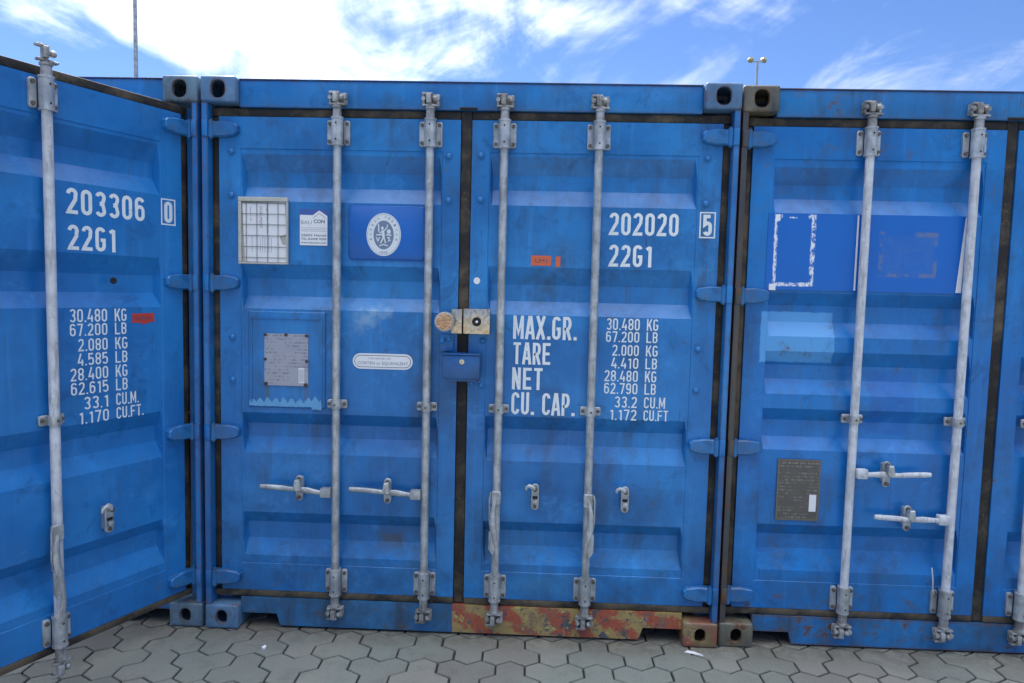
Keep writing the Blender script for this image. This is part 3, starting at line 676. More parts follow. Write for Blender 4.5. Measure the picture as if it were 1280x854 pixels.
def container(loc, label, mats):
    c = empty('shipping_container', loc, label=label, category='container', group='blue shipping containers side by side')
    fr = mats['frame']
    # eight corner castings, each its own
    for ix in (0, 1):
        for iy in (0, 1):
            for iz in (0, 1):
                src = CAST_TOP if iz else CAST_BOT
                mt = Matrix.Translation((W if ix else 0, LEN if iy else 0, (H - CH) if iz else CH)) @ Matrix.Diagonal((-1 if ix else 1, -1 if iy else 1, 1 if iz else -1, 1))
                key = ('tl', 'tr', 'bl', 'br')[(0 if iz else 2) + ix] if not iy else None
                link('corner_casting', copy_mesh(src, mt), mats.get(key, mats['casting']) if key else mats['casting'], c, True)
    # front corner posts: strip, return and inner channel
    for s in (0, 1):
        bm = bmesh.new(); f = (lambda x: W - x) if s else (lambda x: x)
        prof = [(0.004, 0.006), (0.028, 0.006), (0.030, 0.010), (0.030, 0.092), (0.095, 0.092), (0.095, 0.160), (0.004, 0.160)]
        z0, z1 = CH + 0.001, H - CH - 0.001
        a = [bm.verts.new((f(x), y, z0)) for x, y in prof]; b = [bm.verts.new((f(x), y, z1)) for x, y in prof]; n = len(prof)
        bm.faces.new(a); bm.faces.new(b[::-1])
        for i in range(n): bm.faces.new((a[i], a[(i + 1) % n], b[(i + 1) % n], b[i]))
        p = new_obj('corner_post', bm, mats['postR' if s else 'postL'] if ('postR' if s else 'postL') in mats else fr, c)
        for z in HINGE_Z:
            lg = bmesh.new(); x0, x1 = sorted((f(0.005), f(0.031))); box(lg, x0, x1, 0.000, 0.020, z - 0.038, z + 0.037, 0.003); new_obj('hinge_lug', lg, mats['postR' if s else 'postL'] if ('postR' if s else 'postL') in mats else mats['hinge'], p, True)
        strip('corner_post', *sorted((f(0.004), f(0.09))), LEN - 0.15, LEN - 0.004, CH + .001, H - CH - .001, fr, c)
    # header over the doors
    bm = bmesh.new(); box(bm, CW + .001, W - CW - .001, 0.040, 0.150, 2.462, 2.583, 0.004)
    hd = new_obj('door_header', bm, fr, c, True)
    strip('header_lip', CW + .001, W - CW - .001, 0.034, 0.146, 2.5835, 2.588, fr, hd, 0.0015)
    kx = mats.get('keepers', BARS)
    for x in kx: link('cam_keeper', KEEP, M['cam_steel'], hd, True, (x, 0.006, 2.502))
    # sill with its two fork notches
    bm = bmesh.new()
    prism(bm, [(CW + .001, 0.070), (W - CW - .001, 0.070), (W - CW - .001, 0.146), (CW + .001, 0.146)], 0.034, 0.052)
    prism(bm, [(0.354, 0.012), (2.074, 0.012), (2.094, 0.0699), (0.336, 0.0699)], 0.034, 0.052)
    box(bm, CW + .002, W - CW - .002, 0.0525, 0.150, 0.120, 0.1455)
    box(bm, 0.356, 2.072, 0.0525, 0.15, 0.013, 0.022)
    sl = new_obj('door_sill', bm, mats['sill'], c)
    for x in kx: link('cam_keeper', KEEP, M['cam_steel'], sl, True, (x, 0.000, 0.098))
    # body
    for s in (0, 1):
        f = (lambda x: W - x) if s else (lambda x: x)
        new_obj('side_wall', corrugated(21, LEN - 0.32, 0.034, 0.165, 2.52, f(0.010), -1 if s else 1, 0.161), fr, c)
        strip('top_side_rail', *sorted((f(0.006), f(0.066))), CD + .002, LEN - CD - .002, 2.521, 2.580, fr, c)
        strip('bottom_side_rail', *sorted((f(0.006), f(0.056))), CD + .002, LEN - CD - .002, 0.018, 0.164, fr, c)
    strip('roof_panel', 0.040, W - 0.040, 0.140, LEN - 0.130, 2.545, 2.555, fr, c)
    strip('end_wall', 0.020, W - 0.020, LEN - 0.09, LEN - 0.06, 0.150, 2.50, fr, c)
    strip('end_header', CW + .002, W - CW - .002, LEN - 0.14, LEN - 0.02, 2.475, 2.58, fr, c); strip('end_sill', CW + .002, W - CW - .002, LEN - 0.14, LEN - 0.02, 0.02, 0.164, fr, c)
    strip('floor_board', 0.058, W - 0.058, 0.152, LEN - 0.142, 0.135, 0.163, M['plywood'], c)
    return c

# --- middle container
mm_ = dict(door=M['mid_door'], frame=M['mid_frame'], casting=M['mid_casting'], sill=M['mid_sill'], hinge=M['mid_door'], bar=M['galv'], br=M['motley'])
mid = container((0, 0, 0), 'middle blue container, doors closed, number 202020 5, motley yellow and red paint on its sill', mm_)
bl = [(0.124, z) for z in (2.262, 2.063, 1.658, 1.402, 1.200, 0.948)] + [(1.132, 2.256), (1.133, 2.056)]
br_ = [(1.280, 2.262), (1.281, 2.062), (2.306, 2.266), (2.306, 2.064), (2.300, 1.399), (2.298, 1.209)]
dL = build_door(mid, 'L', LEV_L, mm_, bl); dR = build_door(mid, 'R', LEV_M, mm_, br_)
handle_set(dL, 0.626, 0.453, 0.274, 0.699, M['galv'], 0.684); handle_set(dL, 1.050, 0.873, 0.693, 0.699, M['galv'], 0.688)
hanging_handle(dR, 1.387, -1, 0.690, M['galv']); hanging_handle(dR, 1.813, 1, 0.690, M['galv'])
empty_catch(dR, 1.567, 0.692); empty_catch(dR, 1.985, 0.692)
# lettering on the right door
FY = DOOR_Y - 0.0009
big = (0.46, 0.150)
def lettering(d, serial, check, weights, dx=0.0, caption=True):
    stencil('serial_number', d, [(serial, 1.874 + dx, (2.188 if dx == 0 else 2.205) + dx, 1.914, 2.017, *big)], FY)
    stencil('size_code', d, [('22G1', 1.877 + dx, 2.072 + dx, 1.771, 1.872, *big)], FY)
    bm = bmesh.new(); b0 = [(2.282 + dx, 1.909), (2.354 + dx, 1.909), (2.354 + dx, 2.027), (2.282 + dx, 2.027)]
    b1 = [(2.288 + dx, 1.915), (2.348 + dx, 1.915), (2.348 + dx, 2.021), (2.288 + dx, 2.021)]; ring(bm, b0, b1, FY - .003)
    new_obj('check_digit_box', bm, M['letter'], d)
    stencil('check_digit', d, [(check, 2.298 + dx, 2.338 + dx, 1.920, 2.015, 0.44, 0.17)], FY - .003)
    zz = [(1.480, 1.534), (1.424, 1.474), (1.361, 1.412), (1.302, 1.352), (1.241, 1.293), (1.183, 1.234), (1.119, 1.171), (1.060, 1.110)]
    for (num, x0, unit, x2), (a, b) in zip(weights, zz):
        stencil('weight_value', d, [(num, x0 + dx, 2.029 + dx, a, b, 0.46, 0.125)], FY); stencil('weight_unit', d, [(unit, 2.062 + dx, x2 + dx, a, b, 0.46, 0.125)], FY)
    if caption:
        for ln in [('MAX.GR.', 1.446, 1.738, 1.427, 1.536, 0.44, 0.142), ('TARE', 1.448, 1.621, 1.309, 1.412, 0.44, 0.142), ('NET', 1.446, 1.587, 1.190, 1.294, 0.44, 0.142), ('CU. CAP.', 1.446, 1.738, 1.072, 1.178, 0.44, 0.142)]: stencil('weight_caption', d, [ln], FY)
lettering(dR, '202020', '5', [('30.480', 1.877, 'KG', 2.114), ('67.200', 1.876, 'LB', 2.113), ('2.000', 1.908, 'KG', 2.116), ('4.410', 1.905, 'LB', 2.115), ('28.480', 1.875, 'KG', 2.114), ('62.790', 1.875, 'LB', 2.114), ('33.2', 1.926, 'CU.M', 2.159), ('1.172', 1.905, 'CU.FT', 2.175)])
def label_sheet(name, d, pts, y, mat, thick=0.0012):
    bm = bmesh.new(); prism(bm, pts, y - thick, y); return new_obj(name, bm, M[mat], d)
def quad(x0, x1, z0, z1): return [(x0, z0), (x1, z0), (x1, z1), (x0, z1)]
o = label_sheet('orange_label', dR, quad(1.520, 1.612, 1.768, 1.814), DOOR_Y - .0005, 'orange'); print_text('label_writing', dR, 'LM1', 1.540, 1.782, 0.018, DOOR_Y - .0022, 'ink', 0.055)
label_sheet('orange_label', dR, quad(1.633, 1.655, 1.764, 1.812), DOOR_Y - .0005, 'orange')
label_sheet('white_dot', dR, ell(1.272, 1.692, 0.015, 0.016, 20), DOOR_Y - .0035, 'paper')
# left door things: document frame behind wire
dn = dL
bm = bmesh.new()
for a in ((0.160, 0.392, 2.034, 2.054), (0.160, 0.392, 1.746, 1.754), (0.160, 0.174, 1.7545, 2.0335), (0.384, 0.392, 1.7545, 2.0335)): box(bm, a[0], a[1], DOOR_Y - .020, DOOR_Y - .0035, a[2], a[3], 0.002)
new_obj('document_frame', bm, M['wood'], dn)
bm = bmesh.new(); sheet(bm, [(0.177, 2.026), (0.378, 2.032), (0.383, 1.886), (0.352, 1.876), (0.366, 1.838), (0.382, 1.836), (0.383, 1.756), (0.190, 1.757), (0.183, 1.880)], DOOR_Y - 0.012); new_obj('document', bm, M['paper'], dn)
label_sheet('document_backing', dn, quad(0.1745, 0.3835, 1.755, 2.033), DOOR_Y - .006, 'wood')
bm = bmesh.new()
for x in (0.197, 0.247, 0.297, 0.346): cyl(bm, (x, DOOR_Y - .0165, 1.752), (x, DOOR_Y - .0165, 2.036), 0.0013, 6)
for z in (2.026, 1.977, 1.928, 1.877, 1.826, 1.776): cyl(bm, (0.170, DOOR_Y - .0145, z), (0.386, DOOR_Y - .0145, z), 0.0013, 6)
new_obj('wire_grid', bm, M['wire'], dn)
for i, (s, x, z, w, h, mt) in enumerate((('DOKUMENT', 0.258, 2.012, 0.10, 0.014, 'ink_red'), ('Lagerliste Inhalt', 0.292, 2.020, 0.13, 0.010, 'ink'), ('Stand 01', 0.213, 2.008, 0.065, 0.008, 'ink_soft'))):
    print_text('document_print', dn, s, x, z, h, DOOR_Y - 0.0125, mt, w, -math.pi / 2)
bm = bmesh.new()
for x in (0.222, 0.262, 0.272, 0.282, 0.300, 0.312): sheet(bm, quad(x, x + 0.0018, 1.80, 1.885 - (x * 37 % 1) * 0.03), DOOR_Y - 0.0125)
new_obj('document_ruling', bm, M['ink_soft'], dn)
# firm sticker
label_sheet('firm_sticker', dn, quad(0.442, 0.574, 1.836, 2.004), DOOR_Y - .0005, 'sticker_blue')
label_sheet('firm_sticker_house', dn, [(0.4435, 1.838), (0.5725, 1.838), (0.5725, 1.974), (0.534, 1.999), (0.504, 1.977), (0.4435, 1.978)], DOOR_Y - .0019, 'paper', 0.0006)
bm = bmesh.new(); stroke(bm, [(0.505, 1.963), (0.534, 1.987), (0.564, 1.964)], False, 0.0022, 1, 1, 0, 0, DOOR_Y - .0028)
for k in range(3): sheet(bm, quad(0.449, 0.568, 1.918 - k * .0075, 1.9195 - k * .0075), DOOR_Y - .0028)
new_obj('roof_outline', bm, M['ink_soft'], dn)
print_text('sticker_print', dn, 'BAU', 0.449, 1.935, 0.018, DOOR_Y - .0028, 'ink_soft', 0.050); print_text('sticker_print', dn, 'CON', 0.508, 1.941, 0.017, DOOR_Y - .0028, 'ink', 0.052, 0, 0.02)
print_text('sticker_print', dn, '26655 Hansel', 0.450, 1.880, 0.011, DOOR_Y - .0028, 'ink', 0.117, 0, 0.01); print_text('sticker_print', dn, 'TEL.04498 9509', 0.449, 1.863, 0.010, DOOR_Y - .0028, 'ink', 0.119, 0, 0.01); print_text('sticker_print', dn, 'www.baucon.com', 0.449, 1.847, 0.009, DOOR_Y - .0028, 'ink', 0.119, 0, 0.01)
# sign plate with oval seal
bm = bmesh.new(); prism(bm, rrect(0.672, 1.028, 1.778, 2.026, 0.02), DOOR_Y - .006, DOOR_Y - .001, 0.004); new_obj('sign_plate', bm, M['decal_blue'], dn, True)
ys = DOOR_Y - .0068; cx, cz = 0.8365, 1.8945
bm = bmesh.new(); sheet(bm, ell(cx, cz, 0.080, 0.0985), ys); new_obj('oval_seal', bm, M['seal_white'], dn)
bm = bmesh.new(); sheet(bm, ell(cx, cz - .002, 0.047, 0.066), ys - .0004); ring(bm, ell(cx, cz, 0.0755, 0.094), ell(cx, cz, 0.0742, 0.0926), ys - .0004); new_obj('seal_field', bm, M['seal_grey'], dn)
bm = bmesh.new(); k = ys - .0008
for pts, t_ in (([(cx - .004, cz + .020), (cx, cz - .012)], .012), ([(cx, cz - .010), (cx - .014, cz - .040)], .006), ([(cx, cz - .010), (cx + .010, cz - .040)], .006), ([(cx - .002, cz + .014), (cx + .014, cz + .030), (cx + .018, cz + .046)], .005), ([(cx - .004, cz + .016), (cx - .020, cz + .006)], .005), ([(cx - .024, cz + .048), (cx - .022, cz + .012)], .006), ([(cx - .034, cz - .002), (cx - .008, cz - .001)], .006), ([(cx + .012, cz - .001), (cx + .036, cz - .002)], .006), ([(cx - .034, cz - .012), (cx - .026, cz - .030), (cx - .018, cz - .012)], .005), ([(cx + .030, cz - .012), (cx + .020, cz - .014), (cx + .030, cz - .026), (cx + .020, cz - .030)], .005), ([(cx - .020, cz - .052), (cx, cz - .045), (cx + .020, cz - .052)], .005)):
    stroke(bm, pts, False, t_, 1, 1, 0, 0, k); k -= .00012
sheet(bm, ell(cx - .006, cz + .029, .006, .008, 14), k); sheet(bm, ell(cx + .024, cz + .014, .009, .011, 14), k - .0001)
new_obj('seal_figure', bm, M['seal_white'], dn)
txt = 'BUREAU VERITAS'
for i, ch in enumerate(txt):
    if ch == ' ': continue
    a = R(196 - 212 * i / (len(txt) - 1)); px_, pz_ = cx + 0.061 * math.cos(a), cz + 0.080 * math.sin(a); rr = math.atan2(math.sin(a) / 0.080, math.cos(a) / 0.061) - math.pi / 2
    wv = 0.009; print_text('seal_letter', dn, ch, px_ - wv / 2 * math.cos(rr) + 0.005 * math.sin(rr), pz_ - wv / 2 * math.sin(rr) - 0.005 * math.cos(rr), 0.011, ys - .0005, 'seal_grey', wv, rr, 0.01)
print_text('seal_year', dn, '1828', cx - 0.018, cz - 0.087, 0.011, ys - .0005, 'seal_grey', 0.036)
# data plate on its raised panel
bm = bmesh.new(); prism(bm, quad(0.200, 0.568, 1.072, 1.528), DOOR_Y - .008, DOOR_Y - .001, 0.005); new_obj('plate_panel', bm, M['mid_door'], dn)
bm = bmesh.new(); 
for a in ((0.214, 0.554, 1.494, 1.500), (0.214, 0.220, 1.10, 1.494), (0.548, 0.554, 1.10, 1.494)): box(bm, a[0], a[1], DOOR_Y - .012, DOOR_Y - .008, a[2], a[3])
new_obj('panel_rib', bm, M['mid_door'], dn)
label_sheet('data_plate', dn, quad(0.279, 0.487, 1.179, 1.424), DOOR_Y - .010, 'csc', 0.002)
for x, z in ((0.284, 1.417), (0.382, 1.419), (0.480, 1.416), (0.283, 1.302), (0.480, 1.296), (0.286, 1.186), (0.476, 1.184)): 
    bm = bmesh.new(); cyl(bm, (x, DOOR_Y - .0125, z), (x, DOOR_Y - .0165, z), 0.0075 if z > 1.2 else 0.0095, 8); new_obj('rivet', bm, plain('rust_rivet', (0.06, 0.04, 0.04), 0.7) if 'rust_rivet' not in bpy.data.materials else bpy.data.materials['rust_rivet'], dn)
label_sheet('inspection_label', dn, quad(0.441, 0.468, 1.193, 1.264), DOOR_Y - .0121, 'paper', 0.0006)
bm = bmesh.new()
for i in range(6): sheet(bm, quad(0.4435 + i * .004, 0.4452 + i * .004, 1.199, 1.258), DOOR_Y - .0131)
new_obj('label_ruling', bm, M['ink_soft'], dn)
# torn film left under the plate
rnd = random.Random(4); bm = bmesh.new(); top = []; n = 70
for i in range(n + 1):
    x = 0.205 + 0.345 * i / n; hgt = 0.012 + 0.032 * abs(math.sin(i * 0.41 + 0.4)) * rnd.uniform(0.55, 1.0) + (0.010 if i > 56 else 0); top.append((x, 1.082 + hgt))
bot = [(0.205 + 0.345 * i / n, 1.0795 - (0.012 if i > 60 else 0) + rnd.uniform(-.002, .002)) for i in range(n, -1, -1)]
va = [bm.verts.new((x, DOOR_Y - .0093, z)) for x, z in top]; vb = [bm.verts.new((x, DOOR_Y - .0093, z)) for x, z in bot[::-1]]
for i in range(n): bm.faces.new((va[i], va[i + 1], vb[i + 1], vb[i]))
new_obj('torn_film', bm, M['flake'], dn)
# pill-shaped steel grade label
bm = bmesh.new(); prism(bm, rrect(0.695, 0.978, 1.268, 1.341, 0.0364, 8), DOOR_Y - .0015, DOOR_Y - .0004); new_obj('steel_grade_label', bm, M['paper'], dn)
bm = bmesh.new(); ring(bm, rrect(0.703, 0.970, 1.276, 1.333, 0.0284, 8), rrect(0.7055, 0.9675, 1.2785, 1.3305, 0.0259, 8), DOOR_Y - .0022); new_obj('label_outline', bm, M['ink'], dn)
print_text('label_print', dn, 'FOR REPAIR USE', 0.770, 1.314, 0.0085, DOOR_Y - .0022, 'ink_soft', 0.105); print_text('label_print', dn, 'CORTEN or EQUIVALENT', 0.718, 1.289, 0.015, DOOR_Y - .0022, 'ink_soft', 0.238, 0, 0.006)
# a pale scuff above the label is part of the paint (see worn_blue_paint)
# locks at the meeting edges
strip('hasp_plate', 1.163, 1.212, -0.012, 0.044, 1.448, 1.560, M['zinc'], dL, 0.003)
strip('hasp_foot', 1.105, 1.170, 0.030, 0.044, 1.362, 1.440, M['mid_door'], dL, 0.003)
for x, z in ((1.118, 1.410), (1.148, 1.420)): link('bolt', BOLT, M['mid_door'], dL, True, (x, 0.030, z))
o = strip('lock_housing', 1.219, 1.340, -0.016, 0.044, 1.448, 1.563, M['zinc'], dR, 0.003)
bm = bmesh.new(); cyl(bm, (1.280, -0.0165, 1.505), (1.280, -0.019, 1.505), 0.040, 28); new_obj('keyhole_ring', bm, M['zinc'], dR, True)
bm = bmesh.new(); cyl(bm, (1.280, -0.0195, 1.505), (1.280, -0.0205, 1.505), 0.021, 24); new_obj('keyhole', bm, M['dark'], dR)
bm = bmesh.new(); cyl(bm, (1.281, -0.021, 1.505), (1.281, -0.025, 1.505), 0.006, 12); new_obj('key_cylinder', bm, M['paper'], dR)
for x, z in ((1.305, 1.415), (1.300, 1.205), (1.255, 1.215)): link('bolt', BOLT, M['mid_door'], dR, True, (x, DOOR_Y - .003, z))
bm = bmesh.new(); box(bm, 1.128, 1.300, -0.040, 0.040, 1.242, 1.352, 0.006); lb = new_obj('lock_box', bm, M['lock_blue'], dL, True)
strip('lock_box_lid', 1.124, 1.303, -0.044, 0.040, 1.3525, 1.358, M['lock_blue'], dL, 0.002)
strip('lock_box_bracket', 1.135, 1.290, 0.010, 0.044, 1.225, 1.241, M['mid_frame'], dL, 0.002)
bm = bmesh.new(); cyl(bm, (1.218, -0.041, 1.322), (1.218, -0.043, 1.322), 0.012, 14); new_obj('lock_cylinder', bm, M['zinc'], dL, True)
pad = empty('padlock', (1.136, -0.038, 1.503), label='round brass-faced disc padlock on the square hasp of the middle container', category='padlock')
bm = bmesh.new(); cyl(bm, (0, -0.010, 0), (0, 0.025, 0), 0.0445, 36); bmesh.ops.bevel(bm, geom=[e for e in bm.edges if e.calc_face_angle(0) > 1.0], offset=0.005, segments=3, affect='EDGES'); new_obj('case', bm, M['galv'], pad, True)
bm = bmesh.new(); cyl(bm, (0, -0.0115, 0), (0, -0.0102, 0), 0.038, 36); new_obj('face_plate', bm, M['brass'], pad, True)
bm = bmesh.new(); sweep(bm, [(0.010, 0.026, 0), (0.010, 0.045, 0), (0.032, 0.047, 0.0), (0.034, 0.030, 0)], 0.006, 0.006, 10); new_obj('shackle', bm, M['galv'], pad, True)

# --- left container, its right door swung open towards us
ml = dict(door=M['left_door'], frame=M['left_frame'], casting=M['left_casting'], sill=M['left_frame'], hinge=M['left_frame'], bar=M['bar_white'])
LX = -2.453
left = container((LX, 0.004, 0), 'left blue container with its right door swung open, number 203306 0', ml)
build_door(left, 'L', LEV_M, ml, [(0.124, 2.262), (0.124, 2.063)])
dO = build_door(left, 'R', LEV_M, ml, [])
th = R(64.5); P = Vector((2.388, 0.015, 0)); Rz = Matrix.Rotation(th, 4, 'Z')
dO.rotation_euler = (0, 0, th); dO.location = P - (Rz @ P)
dO['label'] = 'door standing open'
lettering(dO, '203306', '0', [('30.480', 1.877, 'KG', 2.114), ('67.200', 1.876, 'LB', 2.113), ('2.080', 1.908, 'KG', 2.116), ('4.585', 1.905, 'LB', 2.115), ('28.400', 1.875, 'KG', 2.114), ('62.615', 1.875, 'LB', 2.114), ('33.1', 1.926, 'CU.M.', 2.163), ('1.170', 1.905, 'CU.FT.', 2.185)], dx=-0.015, caption=False)
label_sheet('red_label', dO, [(2.125, 1.470), (2.165, 1.472), (2.172, 1.462), (2.215, 1.474), (2.228, 1.470), (2.228, 1.512), (2.125, 1.511)], DOOR_Y - .0005, 'red_label')
print_text('label_writing', dO, 'Schra', 2.136, 1.484, 0.017, DOOR_Y - .0022, 'ink', 0.080)
bm = bmesh.new(); cyl(bm, (2.045, DOOR_Y - .002, 1.652), (2.045, DOOR_Y + .002, 1.652), 0.014, 16); new_obj('drilled_hole', bm, M['dark'], dO)
for ch in dO.children:
    if ch.name.startswith(('locking_bar', 'bar_')) and ch.location.x > 1.6: ch.location.x -= 0.036
empty_catch(dO, 1.985, 0.648); hanging_handle(dO, 1.765, -1, 0.66, M['galv']); hanging_handle(dO, 1.387, -1, 0.66, M['galv'])

# --- right container
mr = dict(door=M['right_door'], frame=M['right_frame'], casting=M['right_casting'], sill=M['right_frame'], hinge=M['right_frame'], bar=M['bar_white'], postL=M['right_post'], gasket=M['gasket_dusty'], keepers=(0.574, 1.040, 1.387, 1.813))
RX, RY = 2.447, 0.020
rc = container((RX, RY, -0.003), 'right blue container with rust-brown corner, two dark blue sign plates and a tarnished data plate', mr)
rL = build_door(rc, 'L', LEV_R, mr, []); rR = build_door(rc, 'R', LEV_R, mr, [])
for d in (rL,):
    for ch in list(d.children):
        if ch.name.startswith(('locking_bar', 'bar_', )) : ch.location.x += (-0.052 if ch.location.x < 0.9 else -0.010)
handle_set(rL, 0.574, 0.735, 0.925, 0.852, M['bar_white'], 0.852); handle_set(rL, 1.040, 0.842, 0.676, 0.648, M['bar_white'], 0.648)
bx = [(0.150, 0.572, 1.686, 2.034), (0.594, 1.030, 1.686, 2.034)]
def residue(name, kind, x0, x1, z0, z1):
    t = NT(name); base = t.mix(t.noise(6, 4), (0.001, 0.11, 0.46), (0.002, 0.14, 0.56))
    c = base; X, _, Z = t.xyz()[0], 0, t.xyz()[2]
    if kind == 'white':
        outer = t.rect(x0 + .030, x0 + .215, z0 + .018, z1 - .006, 0.003, 0.012, 60); inner = t.rect(x0 + .044, x0 + .196, z0 + .034, z1 - .022, 0.003, 0.014, 60)
        rg = t.math('MULTIPLY', outer, t.math('SUBTRACT', 1.0, inner, clamp=True))
        br = t.ramp(t.noise(48, 6, 0.85, sc=(1, 1, 0.7)), 0.47, 0.52)
        # the strip is gone along most of the top
        keep = t.math('SUBTRACT', 1.0, t.math('MULTIPLY', t.rect(x0 + .062, x0 + .180, z1 - .03, z1, 0.003), t.math('SUBTRACT', 1.0, t.rect(x0 + .095, x0 + .130, z1 - .026, z1 - .016, 0.002), clamp=True)), clamp=True)
        f = t.math('MULTIPLY', t.math('MULTIPLY', rg, br), keep)
        f = t.math('MAXIMUM', f, t.rect(x0 + .032, x0 + .037, z0 + .06, z1 - .01, 0.0015, 0.004, 40))
        f = t.math('MAXIMUM', f, t.rect(x0 + .036, x0 + .052, z1 - .035, z1 - .008, 0.002, 0.02, 80))
        c = t.mix(f, c, (0.80, 0.82, 0.86))
    else:
        outer = t.rect(x0 + .06, x0 + .32, z0 + .07, z1 - .075, 0.006, 0.012, 40); inner = t.rect(x0 + .075, x0 + .305, z0 + .085, z1 - .095, 0.008, 0.012, 40)
        rg = t.math('MULTIPLY', outer, t.math('SUBTRACT', 1.0, inner, clamp=True))
        br = t.ramp(t.noise(14, 5, 0.7), 0.42, 0.60)
        c = t.mix(t.math('MULTIPLY', inner, t.ramp(t.noise(22, 6, 0.8), 0.40, 0.66, 0.12, 0.55)), c, (0.06, 0.16, 0.44))
        c = t.mix(t.math('MULTIPLY', t.math('MULTIPLY', rg, br), 0.75), c, (0.17, 0.19, 0.28))
    return t.done(c, 0.35, 0, t.bump(t.noise(5, 3), 0.3, 0.004))
M['resA'] = residue('deep_blue_film_with_white_glue', 'white', bx[0][0] - .0, bx[0][1], bx[0][2], bx[0][3])
M['resB'] = residue('deep_blue_film_with_ghost_print', 'ghost', *bx[1][:2], *bx[1][2:])
for i, b in enumerate(bx): label_sheet('blue_sign_film', rL, quad(b[0] - .0, b[1], b[2], b[3]), DOOR_Y - .0045 if i == 0 else DOOR_Y - .0042, 'resA' if i == 0 else 'resB', 0.001)
label_sheet('white_tag', rL, quad(0.166, 0.196, 1.684, 1.713), DOOR_Y - .007, 'paper')
label_sheet('peeling_edge', rL, quad(0.548, 0.556, 1.69, 2.03), DOOR_Y - .007, 'paper'); label_sheet('peeling_edge', rL, [(1.005, 1.690), (1.030, 1.690), (1.034, 2.03), (1.029, 2.03)], DOOR_Y - .007, 'paper')
bm = bmesh.new(); prism(bm, quad(0.252, 0.446, 0.612, 0.898), DOOR_Y - .006, DOOR_Y - .001, 0.002); new_obj('data_plate', bm, M['csc_dark'], rL)['label'] = 'tarnished dark data plate'
bm = bmesh.new(); ring(bm, quad(0.250, 0.448, 0.610, 0.900), quad(0.258, 0.440, 0.618, 0.892), DOOR_Y - .0068); new_obj('plate_border', bm, plain('dull_bronze_rim', (0.17, 0.15, 0.12), 0.5, 0.4), rL)
label_sheet('inspection_label', rL, quad(0.402, 0.434, 0.654, 0.734), DOOR_Y - .0072, 'paper', 0.0006)
bm = bmesh.new(); sweep(bm, [(0.962, 0.00, 0.42), (0.968, -0.004, 0.37), (0.974, 0.002, 0.32), (0.985, 0.01, 0.29)], 0.003, 0.003, 6); new_obj('wire_tie', bm, M['bar_white'], rL, True)

# ------------------------------------------------------------------ ground, paving
def asphalt():
    t = NT('yard_asphalt'); c = t.mix(t.noise(0.5, 6, 0.6), (0.045, 0.045, 0.047), (0.075, 0.073, 0.07)); c = t.mix(t.ramp(t.noise(120, 3), 0.5, 0.7, 0, 0.5), c, (0.12, 0.12, 0.115))
    return t.done(c, 0.9, 0, t.bump(t.noise(150, 3), 0.5, 0.004))
def bed():
    t = NT('joint_sand'); c = t.mix(t.noise(40, 5, 0.7), (0.018, 0.018, 0.017), (0.05, 0.048, 0.042)); return t.done(c, 0.95, 0, t.bump(t.noise(200, 3), 0.6, 0.003))
bm = bmesh.new(); bmesh.ops.create_grid(bm, x_segments=2, y_segments=2, size=1500); tag(new_obj('ground', bm, asphalt()), kind='structure').location = (0, 0, -0.030)
bm = bmesh.new(); bmesh.ops.create_grid(bm, x_segments=2, y_segments=2, size=0.5); bmesh.ops.scale(bm, vec=(30, 17.4, 1), verts=bm.verts)
pav = tag(new_obj('pavement', bm, bed()), kind='structure'); pav.location = (1.28, -6.9, -0.0125)
def concrete():
    t = NT('grey_paver_concrete'); oi = t.n('ShaderNodeObjectInfo'); g = t.n('ShaderNodeNewGeometry')
    P_ = g.outputs['Position']
    # random shade per stone from its own object, large stains over the whole yard
    at = t.n('ShaderNodeAttribute', attribute_name='shade'); rn = t.math('FRACT', t.math('ADD', oi.outputs['Random'], at.outputs['Fac']))
    c = t.mix(rn, (0.155, 0.150, 0.136), (0.275, 0.264, 0.232))
    c = t.mix(t.ramp(t.noise(1.6, 5, 0.6, vec=P_), 0.35, 0.7), c, (0.20, 0.225, 0.20))
    c = t.mix(t.ramp(t.noise(5, 7, 0.75, vec=P_, off=(3, 1, 0)), 0.50, 0.72, 0, 0.55), c, (0.11, 0.11, 0.105))
    c = t.mix(t.ramp(t.noise(260, 3, 0.7, vec=P_), 0.50, 0.72, 0, 0.5), c, (0.34, 0.34, 0.33))
    c = t.mix(t.ramp(t.noise(190, 3, 0.7, vec=P_, off=(5, 5, 5)), 0.58, 0.72, 0, 0.6), c, (0.07, 0.07, 0.068))
    # pale drag marks, longer than wide
    dm = t.math('MULTIPLY', t.ramp(t.noise(1, 5, 0.7, vec=P_, sc=(5, 55, 1)), 0.66, 0.72), t.ramp(t.noise(2.3, 3, vec=P_, off=(1, 2, 0)), 0.50, 0.60))
    c = t.mix(t.math('MULTIPLY', dm, 0.7), c, (0.42, 0.42, 0.40))
    c = t.mix(t.ramp(t.noise(34, 6, 0.8, vec=P_, off=(9, 1, 0)), 0.60, 0.70, 0, 0.55), c, (0.10, 0.105, 0.09))
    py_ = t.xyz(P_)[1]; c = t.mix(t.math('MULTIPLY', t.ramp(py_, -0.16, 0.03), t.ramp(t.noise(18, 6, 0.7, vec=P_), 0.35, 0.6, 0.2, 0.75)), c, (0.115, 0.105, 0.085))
    nb = t.bump(t.noise(170, 5, 0.7, vec=P_), 0.55, 0.0016); nb = t.bump(t.noise(14, 4, 0.6, vec=P_), 0.4, 0.004, nb)
    return t.done(c, 0.88, 0, nb, 0.3)
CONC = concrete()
HW = 0.3850 / 3; HS = HW / math.sqrt(3); JT = 0.0042
